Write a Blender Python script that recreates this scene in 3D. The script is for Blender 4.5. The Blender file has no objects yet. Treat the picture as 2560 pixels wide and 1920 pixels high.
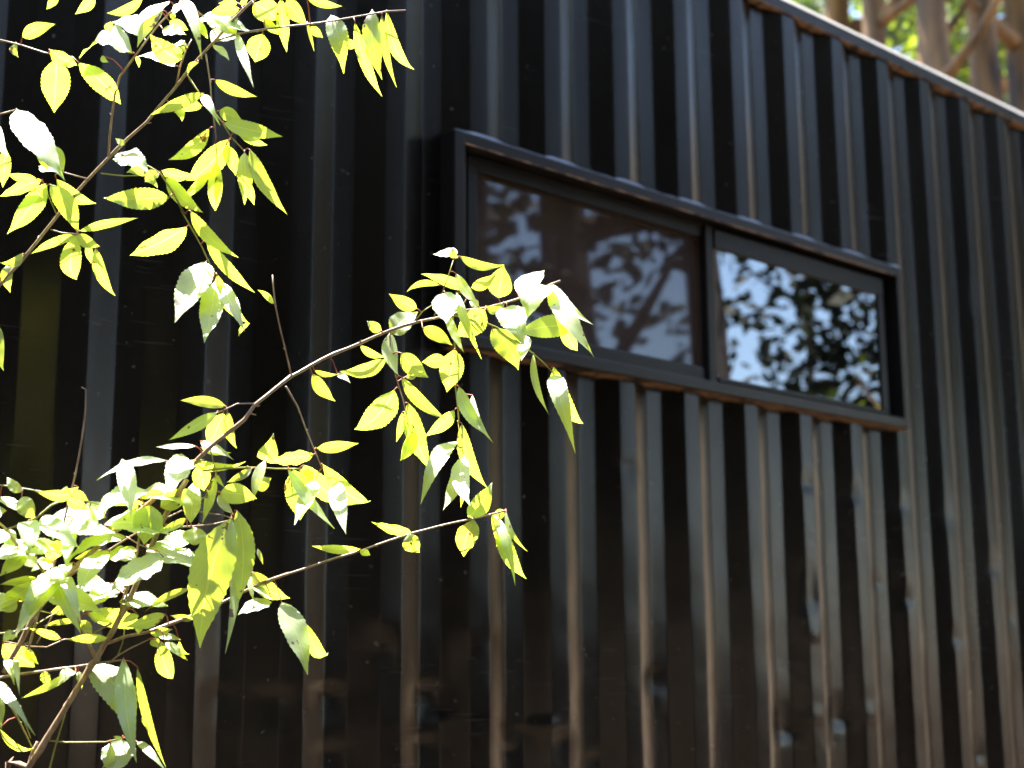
import bpy, bmesh, math, random
from mathutils import Vector, Matrix, noise
rnd = random.Random(11)
sc = bpy.context.scene

# ---------------------------------------------------------------- camera
cam_d = bpy.data.cameras.new('camera'); cam = bpy.data.objects.new('camera', cam_d)
sc.collection.objects.link(cam); sc.camera = cam
RIGHT = Vector((0.73787796, -0.674906, -0.00616543)); UP = Vector((-0.12538551, -0.14604899, 0.98129922)); FWD = Vector((0.66318518, 0.72330601, 0.19238976))
CAM = Vector((-1.9405, -2.8128, 1.1604))
mw = Matrix.Identity(4)
for i in range(3):
    mw[i][0] = RIGHT[i]; mw[i][1] = UP[i]; mw[i][2] = -FWD[i]; mw[i][3] = CAM[i]
cam.matrix_world = mw
cam_d.sensor_width = 36; cam_d.lens = 3706 / 2560 * 36
cam_d.clip_start = .05; cam_d.clip_end = 2000
cam_d.dof.use_dof = True; cam_d.dof.focus_distance = 2.36; cam_d.dof.aperture_fstop = 3.6

# ---------------------------------------------------------------- light
SUN = Vector((-.06, .26, .96)).normalized()
w = bpy.data.worlds.new('World'); sc.world = w; w.use_nodes = True
nt = w.node_tree; nt.nodes.clear()
sky = nt.nodes.new('ShaderNodeTexSky'); sky.sky_type = 'NISHITA'; sky.sun_disc = False
sky.dust_density = 1.3; sky.ozone_density = 1.5; sky.sun_elevation = math.asin(SUN.z); sky.sun_rotation = math.atan2(SUN.x, SUN.y)
bg = nt.nodes.new('ShaderNodeBackground'); bg.inputs[1].default_value = .12
wo = nt.nodes.new('ShaderNodeOutputWorld'); nt.links.new(sky.outputs[0], bg.inputs[0]); nt.links.new(bg.outputs[0], wo.inputs[0])
sd = bpy.data.lights.new('sun', 'SUN'); sd.energy = 5; sd.angle = math.radians(.5); sd.color = (1, .95, .86)
so = bpy.data.objects.new('sun', sd); sc.collection.objects.link(so)
so.rotation_euler = (-SUN).to_track_quat('-Z', 'Y').to_euler(); so.location = (4, 2, 12)
sc.view_settings.view_transform = 'Standard'; sc.view_settings.look = 'None'
sc.view_settings.exposure = 2.8; sc.view_settings.gamma = 1
sc.cycles.use_denoising = True
sc.cycles.max_bounces = 8; sc.cycles.transparent_max_bounces = 16
sc.cycles.sample_clamp_indirect = 6

# ---------------------------------------------------------------- helpers
def nodes(name):
    m = bpy.data.materials.new(name); m.use_nodes = True
    t = m.node_tree; p = t.nodes['Principled BSDF']
    return m, t, p, t.nodes['Material Output']
def N(t, typ, **kw):
    n = t.nodes.new('ShaderNode' + typ)
    for k, v in kw.items(): setattr(n, k, v)
    return n
def ramp(t, a, b, ca, cb, src):
    r = N(t, 'ValToRGB'); r.color_ramp.elements[0].position = a; r.color_ramp.elements[1].position = b
    r.color_ramp.elements[0].color = ca if len(ca) == 4 else (*ca, 1); r.color_ramp.elements[1].color = cb if len(cb) == 4 else (*cb, 1)
    t.links.new(src, r.inputs[0]); return r.outputs[0]
def nz_tex(t, scale, detail=3, vec=None, mscale=None, rough=.5):
    n = N(t, 'TexNoise'); n.inputs['Scale'].default_value = scale; n.inputs['Detail'].default_value = detail; n.inputs['Roughness'].default_value = rough
    if vec is not None:
        if mscale:
            mp = N(t, 'Mapping'); mp.inputs['Scale'].default_value = mscale; t.links.new(vec, mp.inputs[0]); vec = mp.outputs[0]
        t.links.new(vec, n.inputs['Vector'])
    return n.outputs['Fac']
def mix(t, fac, a, b, mode='MIX'):
    m = N(t, 'MixRGB', blend_type=mode)
    for i, v in enumerate((fac, a, b)):
        if hasattr(v, 'is_output'): t.links.new(v, m.inputs[i])
        else: m.inputs[i].default_value = v if i == 0 else (*v, 1)
    return m.outputs[0]
def mth(t, op, a, b=0.0):
    m = N(t, 'Math', operation=op)
    for i, v in enumerate((a, b)):
        if hasattr(v, 'is_output'): t.links.new(v, m.inputs[i])
        else: m.inputs[i].default_value = v
    return m.outputs[0]
def mesh(name, verts, faces, mat, parent=None, smooth=False, uv=None):
    me = bpy.data.meshes.new(name); me.from_pydata([tuple(v) for v in verts], [], faces)
    for m in (mat if isinstance(mat, (list, tuple)) else [mat]): me.materials.append(m)
    if smooth: me.polygons.foreach_set('use_smooth', [True] * len(me.polygons))
    if uv:
        l = me.uv_layers.new(name='UVMap')
        for i, lp in enumerate(me.loops): l.data[i].uv = uv[lp.vertex_index]
    o = bpy.data.objects.new(name, me); sc.collection.objects.link(o)
    if parent: o.parent = parent
    return o
def tag(o, label=None, cat=None, group=None, kind=None):
    for k, v in (('label', label), ('category', cat), ('group', group), ('kind', kind)):
        if v: o[k] = v
    return o
def empty(name, loc):
    o = bpy.data.objects.new(name, None); o.location = loc; o.empty_display_size = .1; sc.collection.objects.link(o); return o
class MB:
    """collects boxes and tubes into one mesh, in coordinates relative to an origin"""
    def __init__(s, org=(0, 0, 0)): s.v = []; s.f = []; s.o = Vector(org); s.mi = []
    def box(s, x0, x1, y0, y1, z0, z1, mi=0, b=0.0):
        bm = bmesh.new(); bmesh.ops.create_cube(bm, size=1)
        for v in bm.verts: v.co = Vector((x0 + (v.co.x + .5) * (x1 - x0), y0 + (v.co.y + .5) * (y1 - y0), z0 + (v.co.z + .5) * (z1 - z0)))
        if b: bmesh.ops.bevel(bm, geom=bm.edges[:], offset=b, segments=2, affect='EDGES', profile=.5)
        n = len(s.v); bm.verts.index_update()
        s.v += [v.co - s.o for v in bm.verts]
        for f in bm.faces: s.f.append([n + v.index for v in f.verts]); s.mi.append(mi)
        bm.free()
    def tube(s, pts, rads, seg=8, mi=0, cap=True, wob=0.0):
        pts = [Vector(p) for p in pts]; n0 = len(s.v); k = len(pts)
        up = Vector((.31, .2, .93))
        for i, p in enumerate(pts):
            d = (pts[min(i + 1, k - 1)] - pts[max(i - 1, 0)]).normalized()
            a = d.cross(up);
            if a.length < .05: a = d.cross(Vector((1, 0, 0)))
            a.normalize(); b = d.cross(a)
            for j in range(seg):
                t = 2 * math.pi * j / seg
                r = rads[i] * (1 + wob * noise.noise(Vector((p.x * 9 + math.cos(t) * 2, p.y * 9 + math.sin(t) * 2, p.z * 3))))
                s.v.append(p - s.o + a * math.cos(t) * r + b * math.sin(t) * r)
        for i in range(k - 1):
            for j in range(seg):
                A = n0 + i * seg; s.f.append([A + j, A + (j + 1) % seg, A + seg + (j + 1) % seg, A + seg + j]); s.mi.append(mi)
        if cap:
            s.f.append([n0 + j for j in range(seg)][::-1]); s.mi.append(mi); s.f.append([n0 + (k - 1) * seg + j for j in range(seg)]); s.mi.append(mi)
    def quad(s, c, a, b, mi=0):
        n = len(s.v); c = c - s.o; s.v += [c - a, c - b * .6, c + a, c + b * .6]; s.f.append([n, n + 1, n + 2, n + 3]); s.mi.append(mi)
    def build(s, name, mat, parent=None, smooth=False):
        o = mesh(name, s.v, s.f, mat, parent, smooth)
        if any(s.mi): o.data.polygons.foreach_set('material_index', s.mi)
        return o
def resample(pts, step):
    pts = [Vector(p) for p in pts]; out = []
    k = len(pts)
    for i in range(k - 1):
        p0, p1, p2, p3 = pts[max(i - 1, 0)], pts[i], pts[i + 1], pts[min(i + 2, k - 1)]
        n = max(1, int((p2 - p1).length / step))
        for j in range(n):
            t = j / n
            out.append(.5 * ((2 * p1) + (p2 - p0) * t + (2 * p0 - 5 * p1 + 4 * p2 - p3) * t * t + (3 * p1 - p0 - 3 * p2 + p3) * t ** 3))
    out.append(pts[-1]); return out

# ---------------------------------------------------------------- materials
def paint_mat(name, base, rough, dust, scratch=True, spec=.48):
    m, t, p, o = nodes(name)
    tc = N(t, 'TexCoord').outputs['Object']
    n1 = nz_tex(t, 2.2, 5, tc, (1, 1, .35)); n2 = nz_tex(t, 40, 4, tc); n3 = nz_tex(t, 9, 4, tc, (1, 1, .08))
    d = mix(t, ramp(t, .35, .75, (0, 0, 0), (1, 1, 1), n1), base, dust)
    d = mix(t, ramp(t, .5, .8, (0, 0, 0), (.35, .35, .35), n3), d, dust)
    if scratch:
        s1 = ramp(t, .66, .68, (0, 0, 0), (1, 1, 1), nz_tex(t, 5.5, 2, tc, (.8, .8, 34), .6))
        s2 = ramp(t, .52, .62, (0, 0, 0), (1, 1, 1), nz_tex(t, 2.3, 2, tc))
        fl = ramp(t, .765, .785, (0, 0, 0), (1, 1, 1), nz_tex(t, 55, 1, tc))
        sm = mth(t, 'MULTIPLY', s1, s2)
        d = mix(t, mth(t, 'MULTIPLY', sm, .6), d, (.06, .057, .052))
        d = mix(t, mth(t, 'MULTIPLY', fl, .5), d, (.13, .115, .09))
    t.links.new(d, p.inputs['Base Color']); p.inputs['Specular IOR Level'].default_value = spec; p.inputs['Specular Tint'].default_value = (1, .83, .68, 1)
    r = mth(t, 'ADD', mth(t, 'MULTIPLY', n2, .12), rough - .06); r = mth(t, 'ADD', r, mth(t, 'MULTIPLY', n1, .1))
    t.links.new(r, p.inputs['Roughness'])
    bp = N(t, 'Bump'); bp.inputs['Strength'].default_value = .05; bp.inputs['Distance'].default_value = .004
    t.links.new(nz_tex(t, 14, 3, tc), bp.inputs['Height']); t.links.new(bp.outputs[0], p.inputs['Normal'])
    return m
M_WALL = paint_mat('black_wall_paint', (.0026, .0022, .0019), .19, (.0095, .0078, .006))
M_STEEL = paint_mat('black_steel_paint', (.0075, .0068, .0062), .3, (.016, .014, .012))
M_ALU = paint_mat('charcoal_aluminium', (.0045, .005, .0055), .34, (.007, .007, .007), False)
M_DUSTY = paint_mat('dusty_flange', (.17, .16, .15), .5, (.27, .255, .235), False, .4)
def rust_mat():
    m, t, p, o = nodes('rusty_steel'); tc = N(t, 'TexCoord').outputs['Object']
    d = mix(t, nz_tex(t, 60, 5, tc), (.17, .08, .04), (.52, .30, .15))
    d = mix(t, ramp(t, .45, .6, (0, 0, 0), (1, 1, 1), nz_tex(t, 18, 4, tc)), d, (.05, .028, .016))
    t.links.new(d, p.inputs['Base Color']); p.inputs['Roughness'].default_value = .85
    bp = N(t, 'Bump'); bp.inputs['Strength'].default_value = .6; bp.inputs['Distance'].default_value = .003
    t.links.new(nz_tex(t, 90, 4, tc), bp.inputs['Height']); t.links.new(bp.outputs[0], p.inputs['Normal'])
    return m
M_RUST = rust_mat()
m, t, p, o = nodes('grey_sealant'); p.inputs['Base Color'].default_value = (.16, .165, .19, 1); p.inputs['Roughness'].default_value = .35; M_SEAL = m
m, t, p, o = nodes('tinted_glass'); p.inputs['Base Color'].default_value = (.0015, .0015, .0015, 1); p.inputs['Roughness'].default_value = .015; p.inputs['IOR'].default_value = 2.75
tc = N(t, 'TexCoord').outputs['Object']
bp = N(t, 'Bump'); bp.inputs['Strength'].default_value = .02; bp.inputs['Distance'].default_value = .004
t.links.new(nz_tex(t, 3, 1, tc), bp.inputs['Height']); t.links.new(bp.outputs[0], p.inputs['Normal']); M_GLASS = m
M_GLASS2 = m.copy(); M_GLASS2.name = 'hazy_glass'; M_GLASS2.node_tree.nodes['Principled BSDF'].inputs['Roughness'].default_value = .028
# fly screen: fine brown mesh, part open
m, t, p, o = nodes('brown_fly_screen')
p.inputs['Base Color'].default_value = (.085, .044, .025, 1); p.inputs['Roughness'].default_value = .8
tr = N(t, 'BsdfTransparent'); mx = N(t, 'MixShader'); mx.inputs[0].default_value = .45
t.links.new(tr.outputs[0], mx.inputs[1]); t.links.new(p.outputs[0], mx.inputs[2]); t.links.new(mx.outputs[0], o.inputs[0]); M_SCREEN = m
def leaf_mat(name, top, trans, rough=.42, vein=True):
    m, t, p, o = nodes(name)
    oi = N(t, 'ObjectInfo').outputs['Random']
    tc = N(t, 'TexCoord')
    g = nz_tex(t, 35, 3, tc.outputs['Object'])
    c = mix(t, g, tuple(x * .8 for x in top), tuple(x * 1.2 for x in top))
    tcol = mix(t, oi, trans, tuple(x * y for x, y in zip(trans, (.78, .95, .9))))
    tcol = mix(t, mth(t, 'MULTIPLY', g, .5), tcol, tuple(x * .8 for x in trans))
    if vein:
        uv = N(t, 'SeparateXYZ'); t.links.new(tc.outputs['UV'], uv.inputs[0])
        ax = mth(t, 'ABSOLUTE', mth(t, 'SUBTRACT', uv.outputs[0], .5))
        mid = ramp(t, .012, .035, (1, 1, 1), (0, 0, 0), ax)
        sv = mth(t, 'FRACT', mth(t, 'SUBTRACT', mth(t, 'MULTIPLY', uv.outputs[1], 9), mth(t, 'MULTIPLY', ax, 7)))
        sv = ramp(t, .0, .16, (.35, .35, .35), (0, 0, 0), sv)
        vv = mth(t, 'MAXIMUM', mid, sv)
        c = mix(t, vv, c, (.2, .25, .08)); tcol = mix(t, mth(t, 'MULTIPLY', vv, .55), tcol, (.62, .62, .14))
        bp = N(t, 'Bump'); bp.inputs['Strength'].default_value = .35; bp.inputs['Distance'].default_value = .0012
        t.links.new(mth(t, 'SUBTRACT', g, vv), bp.inputs['Height']); t.links.new(bp.outputs[0], p.inputs['Normal'])
    if vein:   # brown blemishes
        sp = ramp(t, .70, .72, (0, 0, 0), (1, 1, 1), nz_tex(t, 60, 2, tc.outputs['Object']))
        c = mix(t, sp, c, (.06, .035, .012)); tcol = mix(t, sp, tcol, (.10, .05, .01))
    t.links.new(c, p.inputs['Base Color']); p.inputs['Roughness'].default_value = rough
    p.inputs['Specular IOR Level'].default_value = .75 if vein else .3
    tl = N(t, 'BsdfTranslucent'); t.links.new(tcol, tl.inputs[0])
    ad = N(t, 'AddShader'); t.links.new(p.outputs[0], ad.inputs[0]); t.links.new(tl.outputs[0], ad.inputs[1]); t.links.new(ad.outputs[0], o.inputs[0])
    return m
M_LEAF = leaf_mat('cherry_leaf', (.15, .195, .095), (.47, .53, .035), .42)
m, t, p, o = nodes('red_petiole'); p.inputs['Base Color'].default_value = (.30, .06, .03, 1); p.inputs['Roughness'].default_value = .5; M_PET = m
def bark(name, a, b, sc_=30, rough=.7):
    m, t, p, o = nodes(name); tc = N(t, 'TexCoord').outputs['Object']
    g = nz_tex(t, sc_, 5, tc, (1, 1, .25))
    t.links.new(mix(t, ramp(t, .3, .7, (0, 0, 0), (1, 1, 1), g), a, b), p.inputs['Base Color']); p.inputs['Roughness'].default_value = rough
    bp = N(t, 'Bump'); bp.inputs['Strength'].default_value = .5; bp.inputs['Distance'].default_value = .3 / sc_
    t.links.new(g, bp.inputs['Height']); t.links.new(bp.outputs[0], p.inputs['Normal']); return m
M_TWIG = bark('cherry_twig_bark', (.20, .12, .075), (.38, .28, .20), 160, .42)
M_SHOOT = bark('green_cherry_shoot', (.22, .23, .04), (.30, .26, .06), 160, .45)
M_BARK = bark('pine_bark', (.035, .019, .009), (.36, .185, .06), 5)
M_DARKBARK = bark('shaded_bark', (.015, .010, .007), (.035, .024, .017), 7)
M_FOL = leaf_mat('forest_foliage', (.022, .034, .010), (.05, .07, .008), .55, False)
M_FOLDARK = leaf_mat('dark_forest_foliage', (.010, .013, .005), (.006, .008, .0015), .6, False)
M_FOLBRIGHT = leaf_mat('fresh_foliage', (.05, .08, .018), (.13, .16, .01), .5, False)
m, t, p, o = nodes('leaf_litter'); tc = N(t, 'TexCoord').outputs['Object']
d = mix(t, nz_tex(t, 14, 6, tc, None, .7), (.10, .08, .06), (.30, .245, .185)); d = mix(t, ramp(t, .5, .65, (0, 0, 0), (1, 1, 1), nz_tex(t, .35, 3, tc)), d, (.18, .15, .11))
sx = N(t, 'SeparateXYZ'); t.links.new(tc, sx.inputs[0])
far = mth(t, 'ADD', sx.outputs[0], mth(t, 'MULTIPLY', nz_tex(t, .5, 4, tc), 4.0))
d = mix(t, ramp(t, 0, 1, (0, 0, 0), (1, 1, 1), mth(t, 'MULTIPLY', mth(t, 'SUBTRACT', far, 6.0), .25)), mix(t, nz_tex(t, 20, 5, tc), (.012, .009, .006), (.045, .032, .021)), d)   # shade painted into the ground's colour near the container, dry litter further out
t.links.new(d, p.inputs['Base Color']); p.inputs['Roughness'].default_value = .95; M_GROUND = m
bp = N(t, 'Bump'); bp.inputs['Strength'].default_value = .8; bp.inputs['Distance'].default_value = .05; t.links.new(nz_tex(t, 25, 5, tc), bp.inputs['Height']); t.links.new(bp.outputs[0], p.inputs['Normal'])

# ---------------------------------------------------------------- ground
gv = []; gf = []; G = 60
def gz(x, y): return -.02 + .12 * noise.noise(Vector((x * .13, y * .13, 3))) - .12 * max(0, 1 - (abs(y - 1.2) / 4)) + max(0, math.hypot(x, y) - 25) * .02
for i in range(G + 1):
    for j in range(G + 1):
        a = (i / G * 2 - 1); b = (j / G * 2 - 1)
        x = math.copysign(abs(a) ** 2 * 300, a); y = math.copysign(abs(b) ** 2 * 300, b); gv.append((x, y, gz(x, y)))
for i in range(G):
    for j in range(G):
        A = i * (G + 1) + j; gf.append([A, A + G + 1, A + G + 2, A + 1])
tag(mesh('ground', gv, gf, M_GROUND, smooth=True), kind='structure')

# ---------------------------------------------------------------- shipping container
P = .278; DEP = .0255
WX0, WX1 = .4131, 2.4585; WZ0, WZ1 = 1.979, 2.55          # outside of the steel window frame
OX0, OX1, OZ0, OZ1 = .4489, 2.4311, 2.0128, 2.5167       # its opening
FR = -.033                                               # its front
CONT = empty('shipping_container', (0, 0, 0))
tag(CONT, 'black corrugated shipping container with a long low two-pane window', 'container')
KX0, KX1 = -14, 29
def corner(p0, p1, p2, r, n=3):
    a = (Vector(p0) - Vector(p1)).normalized() * r; b = (Vector(p2) - Vector(p1)).normalized() * r; p1 = Vector(p1)
    out = []
    for i in range(n + 1):
        t = i / n; q = (p1 + a) * (1 - t) ** 2 + p1 * 2 * t * (1 - t) + (p1 + b) * t * t; out.append((q.x, q.y))
    return out
raw = []
for k in range(KX0, KX1):
    x = P * k
    raw += [(x, 0), (x + .074, DEP), (x + .139, DEP), (x + .213, 0)]
prof = [raw[0]]
for i in range(1, len(raw) - 1):
    prof += corner(raw[i - 1], raw[i], raw[i + 1], .0038)
    q0 = prof[-1]; nx_ = raw[i + 1]
    for s in (.33, .67): prof.append((q0[0] + (nx_[0] - q0[0]) * s, q0[1] + (nx_[1] - q0[1]) * s))
def split(prof, x):
    for i in range(len(prof) - 1):
        if prof[i][0] < x - 1e-6 and prof[i + 1][0] > x + 1e-6:
            s = (x - prof[i][0]) / (prof[i + 1][0] - prof[i][0]); prof.insert(i + 1, (x, prof[i][1] + s * (prof[i + 1][1] - prof[i][1]))); return
CX0, CX1, CZ0, CZ1 = WX0 + .012, WX1 - .012, WZ0 + .012, WZ1 - .012
split(prof, CX0); split(prof, CX1)
BZ, TZ = .42, 3.347
zs = []; z = BZ
while z < TZ - .01:
    zs.append(z); z += .013 if z < 2.0 else .05
zs += [TZ]; zs = sorted([q for q in zs if abs(q - CZ0) > .008 and abs(q - CZ1) > .008] + [CZ0, CZ1])
# dents: x, z, width, height, push in (y), shift (x), crease sharpness
DENTS = [
(1.909, 1.741, 0.045, 0.060, 0.0090, -0.0040),
(2.157, 1.728, 0.045, 0.075, 0.0120, -0.0060),
(2.435, 1.715, 0.040, 0.070, 0.0090, -0.0040),
(2.721, 1.700, 0.045, 0.160, 0.0070, -0.0030),
(3.010, 1.530, 0.045, 0.090, 0.0090, -0.0050),
(1.903, 1.383, 0.045, 0.130, 0.0140, 0.0050),
(1.911, 1.272, 0.040, 0.040, -0.0090, -0.0050),
(2.434, 1.398, 0.040, 0.070, 0.0110, -0.0060),
(2.291, 1.447, 0.040, 0.060, 0.0090, 0.0040),
(2.723, 1.269, 0.045, 0.070, 0.0100, -0.0040),
(3.140, 1.346, 0.045, 0.070, 0.0090, 0.0040),
(1.764, 0.986, 0.060, 0.090, 0.0160, 0.0080),
(2.041, 1.014, 0.070, 0.090, 0.0180, 0.0080),
(1.907, 1.024, 0.050, 0.045, -0.0080, -0.0060),
(1.984, 0.955, 0.045, 0.060, 0.0120, 0.0080),
(2.194, 1.023, 0.050, 0.050, -0.0080, -0.0050),
(2.843, 0.873, 0.060, 0.070, 0.0140, 0.0060),
(1.172, 1.154, 0.060, 0.090, 0.0120, 0.0050),
(1.211, 1.100, 0.045, 0.060, -0.0060, -0.0030),
(0.756, 1.031, 0.060, 0.060, -0.0120, -0.0050),
(0.806, 0.994, 0.060, 0.110, 0.0160, 0.0050),
(0.700, 1.017, 0.050, 0.050, 0.0080, 0.0000),
(0.078, 1.124, 0.070, 0.070, 0.0160, 0.0040),
(0.097, 0.991, 0.060, 0.060, 0.0080, 0.0020),
(0.219, 1.224, 0.060, 0.160, 0.0160, 0.0080),
(0.372, 1.121, 0.060, 0.080, 0.0150, 0.0060),
(0.397, 1.054, 0.060, 0.060, -0.0080, -0.0040),
(0.348, 1.000, 0.060, 0.060, 0.0090, 0.0030),
(0.492, 1.206, 0.050, 0.160, 0.0120, 0.0050),
(0.558, 1.246, 0.040, 0.100, 0.0080, 0.0040),
(-0.073, 1.117, 0.060, 0.070, 0.0090, 0.0030),
(-0.205, 1.128, 0.060, 0.060, 0.0060, 0.0000),
(1.077, 1.731, 0.060, 0.060, 0.0050, 0.0000),
(3.010, 2.518, 0.040, 0.140, 0.0070, -0.0030),
(0.644, 0.970, 0.050, 0.060, 0.0090, 0.0030),
(0.945, 0.938, 0.050, 0.070, 0.0070, 0.0020),
]
def dent(x, z):
    dx = dy = 0.0
    for (a, b, sx, sz, py, px) in DENTS:
        u = abs(x - a) / sx; v = (z - b) / sz; v = (v if v > 0 else -v * 2.4) if a > 1.3 else (v * 2.6 if v > 0 else -v * .9)
        if u < 1.6 and v < 1:
            g = (1 - v) * math.exp(-u * u * 1.8); dy += py * g * .5; dx += px * g
    low = max(0, min(1, (2.0 - z) / .8))
    wv = noise.noise(Vector((x * 3.1, z * 2.3, 1.7))) * .0016 + low * (noise.noise(Vector((x * 5.3, z * 6.1, 7.7))) * .0018 + noise.noise(Vector((x * 11, z * 13, 2.7))) * .0008)
    wx = noise.noise(Vector((x * 4.1, z * 1.9, 9.7))) * .0012 + low * noise.noise(Vector((x * 7, z * 7.5, 5.7))) * .0030
    return dx + wx, dy + wv
wv_, wf_ = [], []
nzs = len(zs)
for (x, y) in prof:
    for z in zs:
        dx, dy = dent(x, z)
        e = min(1, abs(z - TZ) / .1) * min(1, max(0, abs(x - CX0) / .01)) if False else 1
        wv_.append((x + dx, y + dy, z))
for i in range(len(prof) - 1):
    xm = (prof[i][0] + prof[i + 1][0]) / 2
    for j in range(nzs - 1):
        zm = (zs[j] + zs[j + 1]) / 2
        if CX0 < xm < CX1 and CZ0 < zm < CZ1: continue
        A = i * nzs + j; wf_.append([A, A + nzs, A + nzs + 1, A + 1])
wall = mesh('wall_panel', wv_, wf_, M_WALL, CONT, True)
XA, XB = P * KX0, P * KX1 - .07
b = MB(); b.box(XA, XB, 2.40, 2.436, BZ, TZ); b.box(XA - .036, XA - .001, .0, 2.436, BZ, TZ); b.box(XB + .001, XB + .036, .0, 2.436, BZ, TZ); b.build('back_wall', M_WALL, CONT)
b = MB(); b.box(XA - .04, XB + .04, -.004, .062, 3.3435, 3.388, 0, .006); b.build('top_rail', M_STEEL, CONT)
b = MB(); b.box(XA - .04, XB + .04, -.004, .10, .28, BZ + .002, 0, .006); b.build('bottom_rail', M_STEEL, CONT)
# weathered roof flange on the rail: sloped lip, then the flat roof sheet
fl_v, fl_f = [], []
pr = [(-.0055, 3.3865), (.004, 3.398), (.016, 3.411), (.028, 3.423), (.045, 3.427), (.12, 3.428)]
n = 120
for i in range(n + 1):
    x = XA - .04 + (XB - XA + .08) * i / n
    for q, (y, z) in enumerate(pr): fl_v.append((x, y + .002 * noise.noise(Vector((x * 2, q, 0))), z + .0015 * noise.noise(Vector((x * 3, q, 5)))))
for i in range(n):
    for q in range(len(pr) - 1):
        A = i * len(pr) + q; fl_f.append([A, A + len(pr), A + len(pr) + 1, A + 1])
mesh('roof_flange', fl_v, fl_f, M_DUSTY, CONT, True)
b = MB(); b.box(XA, XB, .115, 2.43, 3.36, 3.424); b.build('roof', M_STEEL, CONT)
for x in (XA, -1.6, 1.6, 4.6, XB - .3):
    b = MB(); b.box(x, x + .3, .1, 2.3, -.4, .28); b.build('concrete_pier', M_DUSTY, CONT)
# ragged rusty underside: strip that follows the corrugation, from a front edge back to the sheet
def rust_strip(name, x0, x1, z, yfront, drop, parent, seed, dz=.0):
    v, f = [], []
    pts = [(x, y) for (x, y) in prof if x0 <= x <= x1]
    fine = []
    for i in range(len(pts) - 1):
        k = max(1, int((pts[i + 1][0] - pts[i][0]) / .006))
        for j in range(k): fine.append((pts[i][0] + (pts[i + 1][0] - pts[i][0]) * j / k, pts[i][1] + (pts[i + 1][1] - pts[i][1]) * j / k))
    for (x, y) in fine:
        r = drop * (.35 + .9 * abs(noise.noise(Vector((x * 31, seed, 0)))) + .5 * abs(noise.noise(Vector((x * 90, seed, 3)))))
        v += [(x, yfront, z + dz), (x, yfront + (y - yfront) * .5, z - r * .25), (x, y - .0015, z - r * .5), (x, y - .003, z - r)]
    for i in range(len(fine) - 1):
        A = i * 4
        for q in range(3): f.append([A + q, A + 4 + q, A + 5 + q, A + 1 + q])
    return mesh(name, v, f, M_RUST, parent)
rust_strip('rusty_rail_edge', XA, XB, 3.342, -.003, .007, CONT, 1.3)
# rust worn line on the rail's front lower corner
b = MB(); b.box(XA, XB, -.0062, .002, 3.3415, 3.3465, 0, .0015); b.build('rusty_lip', M_RUST, CONT)

# window = steel frame (part) with its pieces below it
b = MB()
b.box(WX0, OX0, FR, .062, WZ0, WZ1, 0, .003); b.box(OX1, WX1, FR, .062, WZ0, WZ1, 0, .003)
b.box(OX0 - .002, OX1 + .002, FR + .0006, .062, OZ1, WZ1 - .0006, 0, .003); b.box(OX0 - .002, OX1 + .002, FR + .0006, .062, WZ0 + .0006, OZ0, 0, .003)
WIN = b.build('window', M_STEEL, CONT)
rust_strip('rusty_sill_edge', WX0 + .002, WX1 + .004, WZ0 - .0012, FR + .004, .008, WIN, 8.1)
b = MB(); b.box(OX0 + .001, OX1 - .001, FR - .0012, FR + .002, OZ1 - .0015, OZ1 + .0032, 0, .001); b.build('rusty_lintel_edge', M_RUST, WIN)
# sealant bead along the top, thick where it meets the outer ribs
v, f = [], []
n = 300
for i in range(n + 1):
    x = WX0 + .004 + (WX1 - WX0 - .004) * i / n
    ph = ((x / P) % 1.0); near = 1 if ph > .73 else max(0, 1 - min(ph, .75 - ph) / .12)
    h = .0035 + .0075 * near + .0018 * noise.noise(Vector((x * 25, 0, 0))); y1 = -.001 if ph > .7 else .0
    v += [(x, FR + .001, WZ1 - .0005), (x, FR + .004, WZ1 + h * .8), (x, -.012, WZ1 + h * 1.25), (x, .002 + .03 * (1 - near), WZ1 + h * 1.5)]
for i in range(n):
    for q in range(3): f.append([i * 4 + q, i * 4 + 4 + q, i * 4 + 5 + q, i * 4 + 1 + q])
mesh('sealant_bead', v, f, M_SEAL, WIN, True)
# aluminium sashes
SY = .018
b = MB()
b.box(OX0 + .001, .5375, SY, .05, OZ0 + .001, OZ1 - .001, 0, .003)
b.box(.5365, 1.4515, SY + .001, .05, 2.474, OZ1 - .001, 0, .003); b.box(.5365, 1.4515, SY + .001, .05, OZ0 + .001, 2.066, 0, .003)
b.box(1.451, 1.489, SY - .012, .052, OZ0 + .001, OZ1 - .001, 0, .004)
b.box(.500, .506, SY - .004, SY + .01, OZ0 + .003, OZ1 - .003); b.box(.50, 1.45, SY - .004, SY + .01, OZ1 - .011, OZ1 - .004)
b.build('sliding_sash', M_ALU, WIN)
b = MB()
b.box(1.4885, 2.396, SY - .018, .052, 2.443, OZ1 - .012, 0, .003); b.box(1.4885, 2.396, SY - .018, .052, OZ0 + .012, 2.040, 0, .003)
b.box(2.356, 2.3955, SY - .0175, .053, 2.0395, 2.4435, 0, .003); b.box(2.395, OX1 - .001, SY + .012, .053, OZ0 + .001, OZ1 - .001); b.box(1.4885, OX1 - .001, SY - .014, SY + .012, OZ0 + .001, 2.024, 0, .003)
b.build('fixed_sash', M_ALU, WIN)
b = MB(); b.box(.53, 1.455, .040, .046, 2.06, 2.48); b.build('glass_pane', M_GLASS2, WIN)
b = MB(); b.box(1.485, 2.365, .007, .013, 2.03, 2.455); b.build('glass_pane', M_GLASS, WIN)
mesh('fly_screen', [(.53, .032, 2.06), (1.455, .032, 2.06), (1.455, .032, 2.48), (.53, .032, 2.48)], [[0, 1, 2, 3]], M_SCREEN, WIN)

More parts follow.
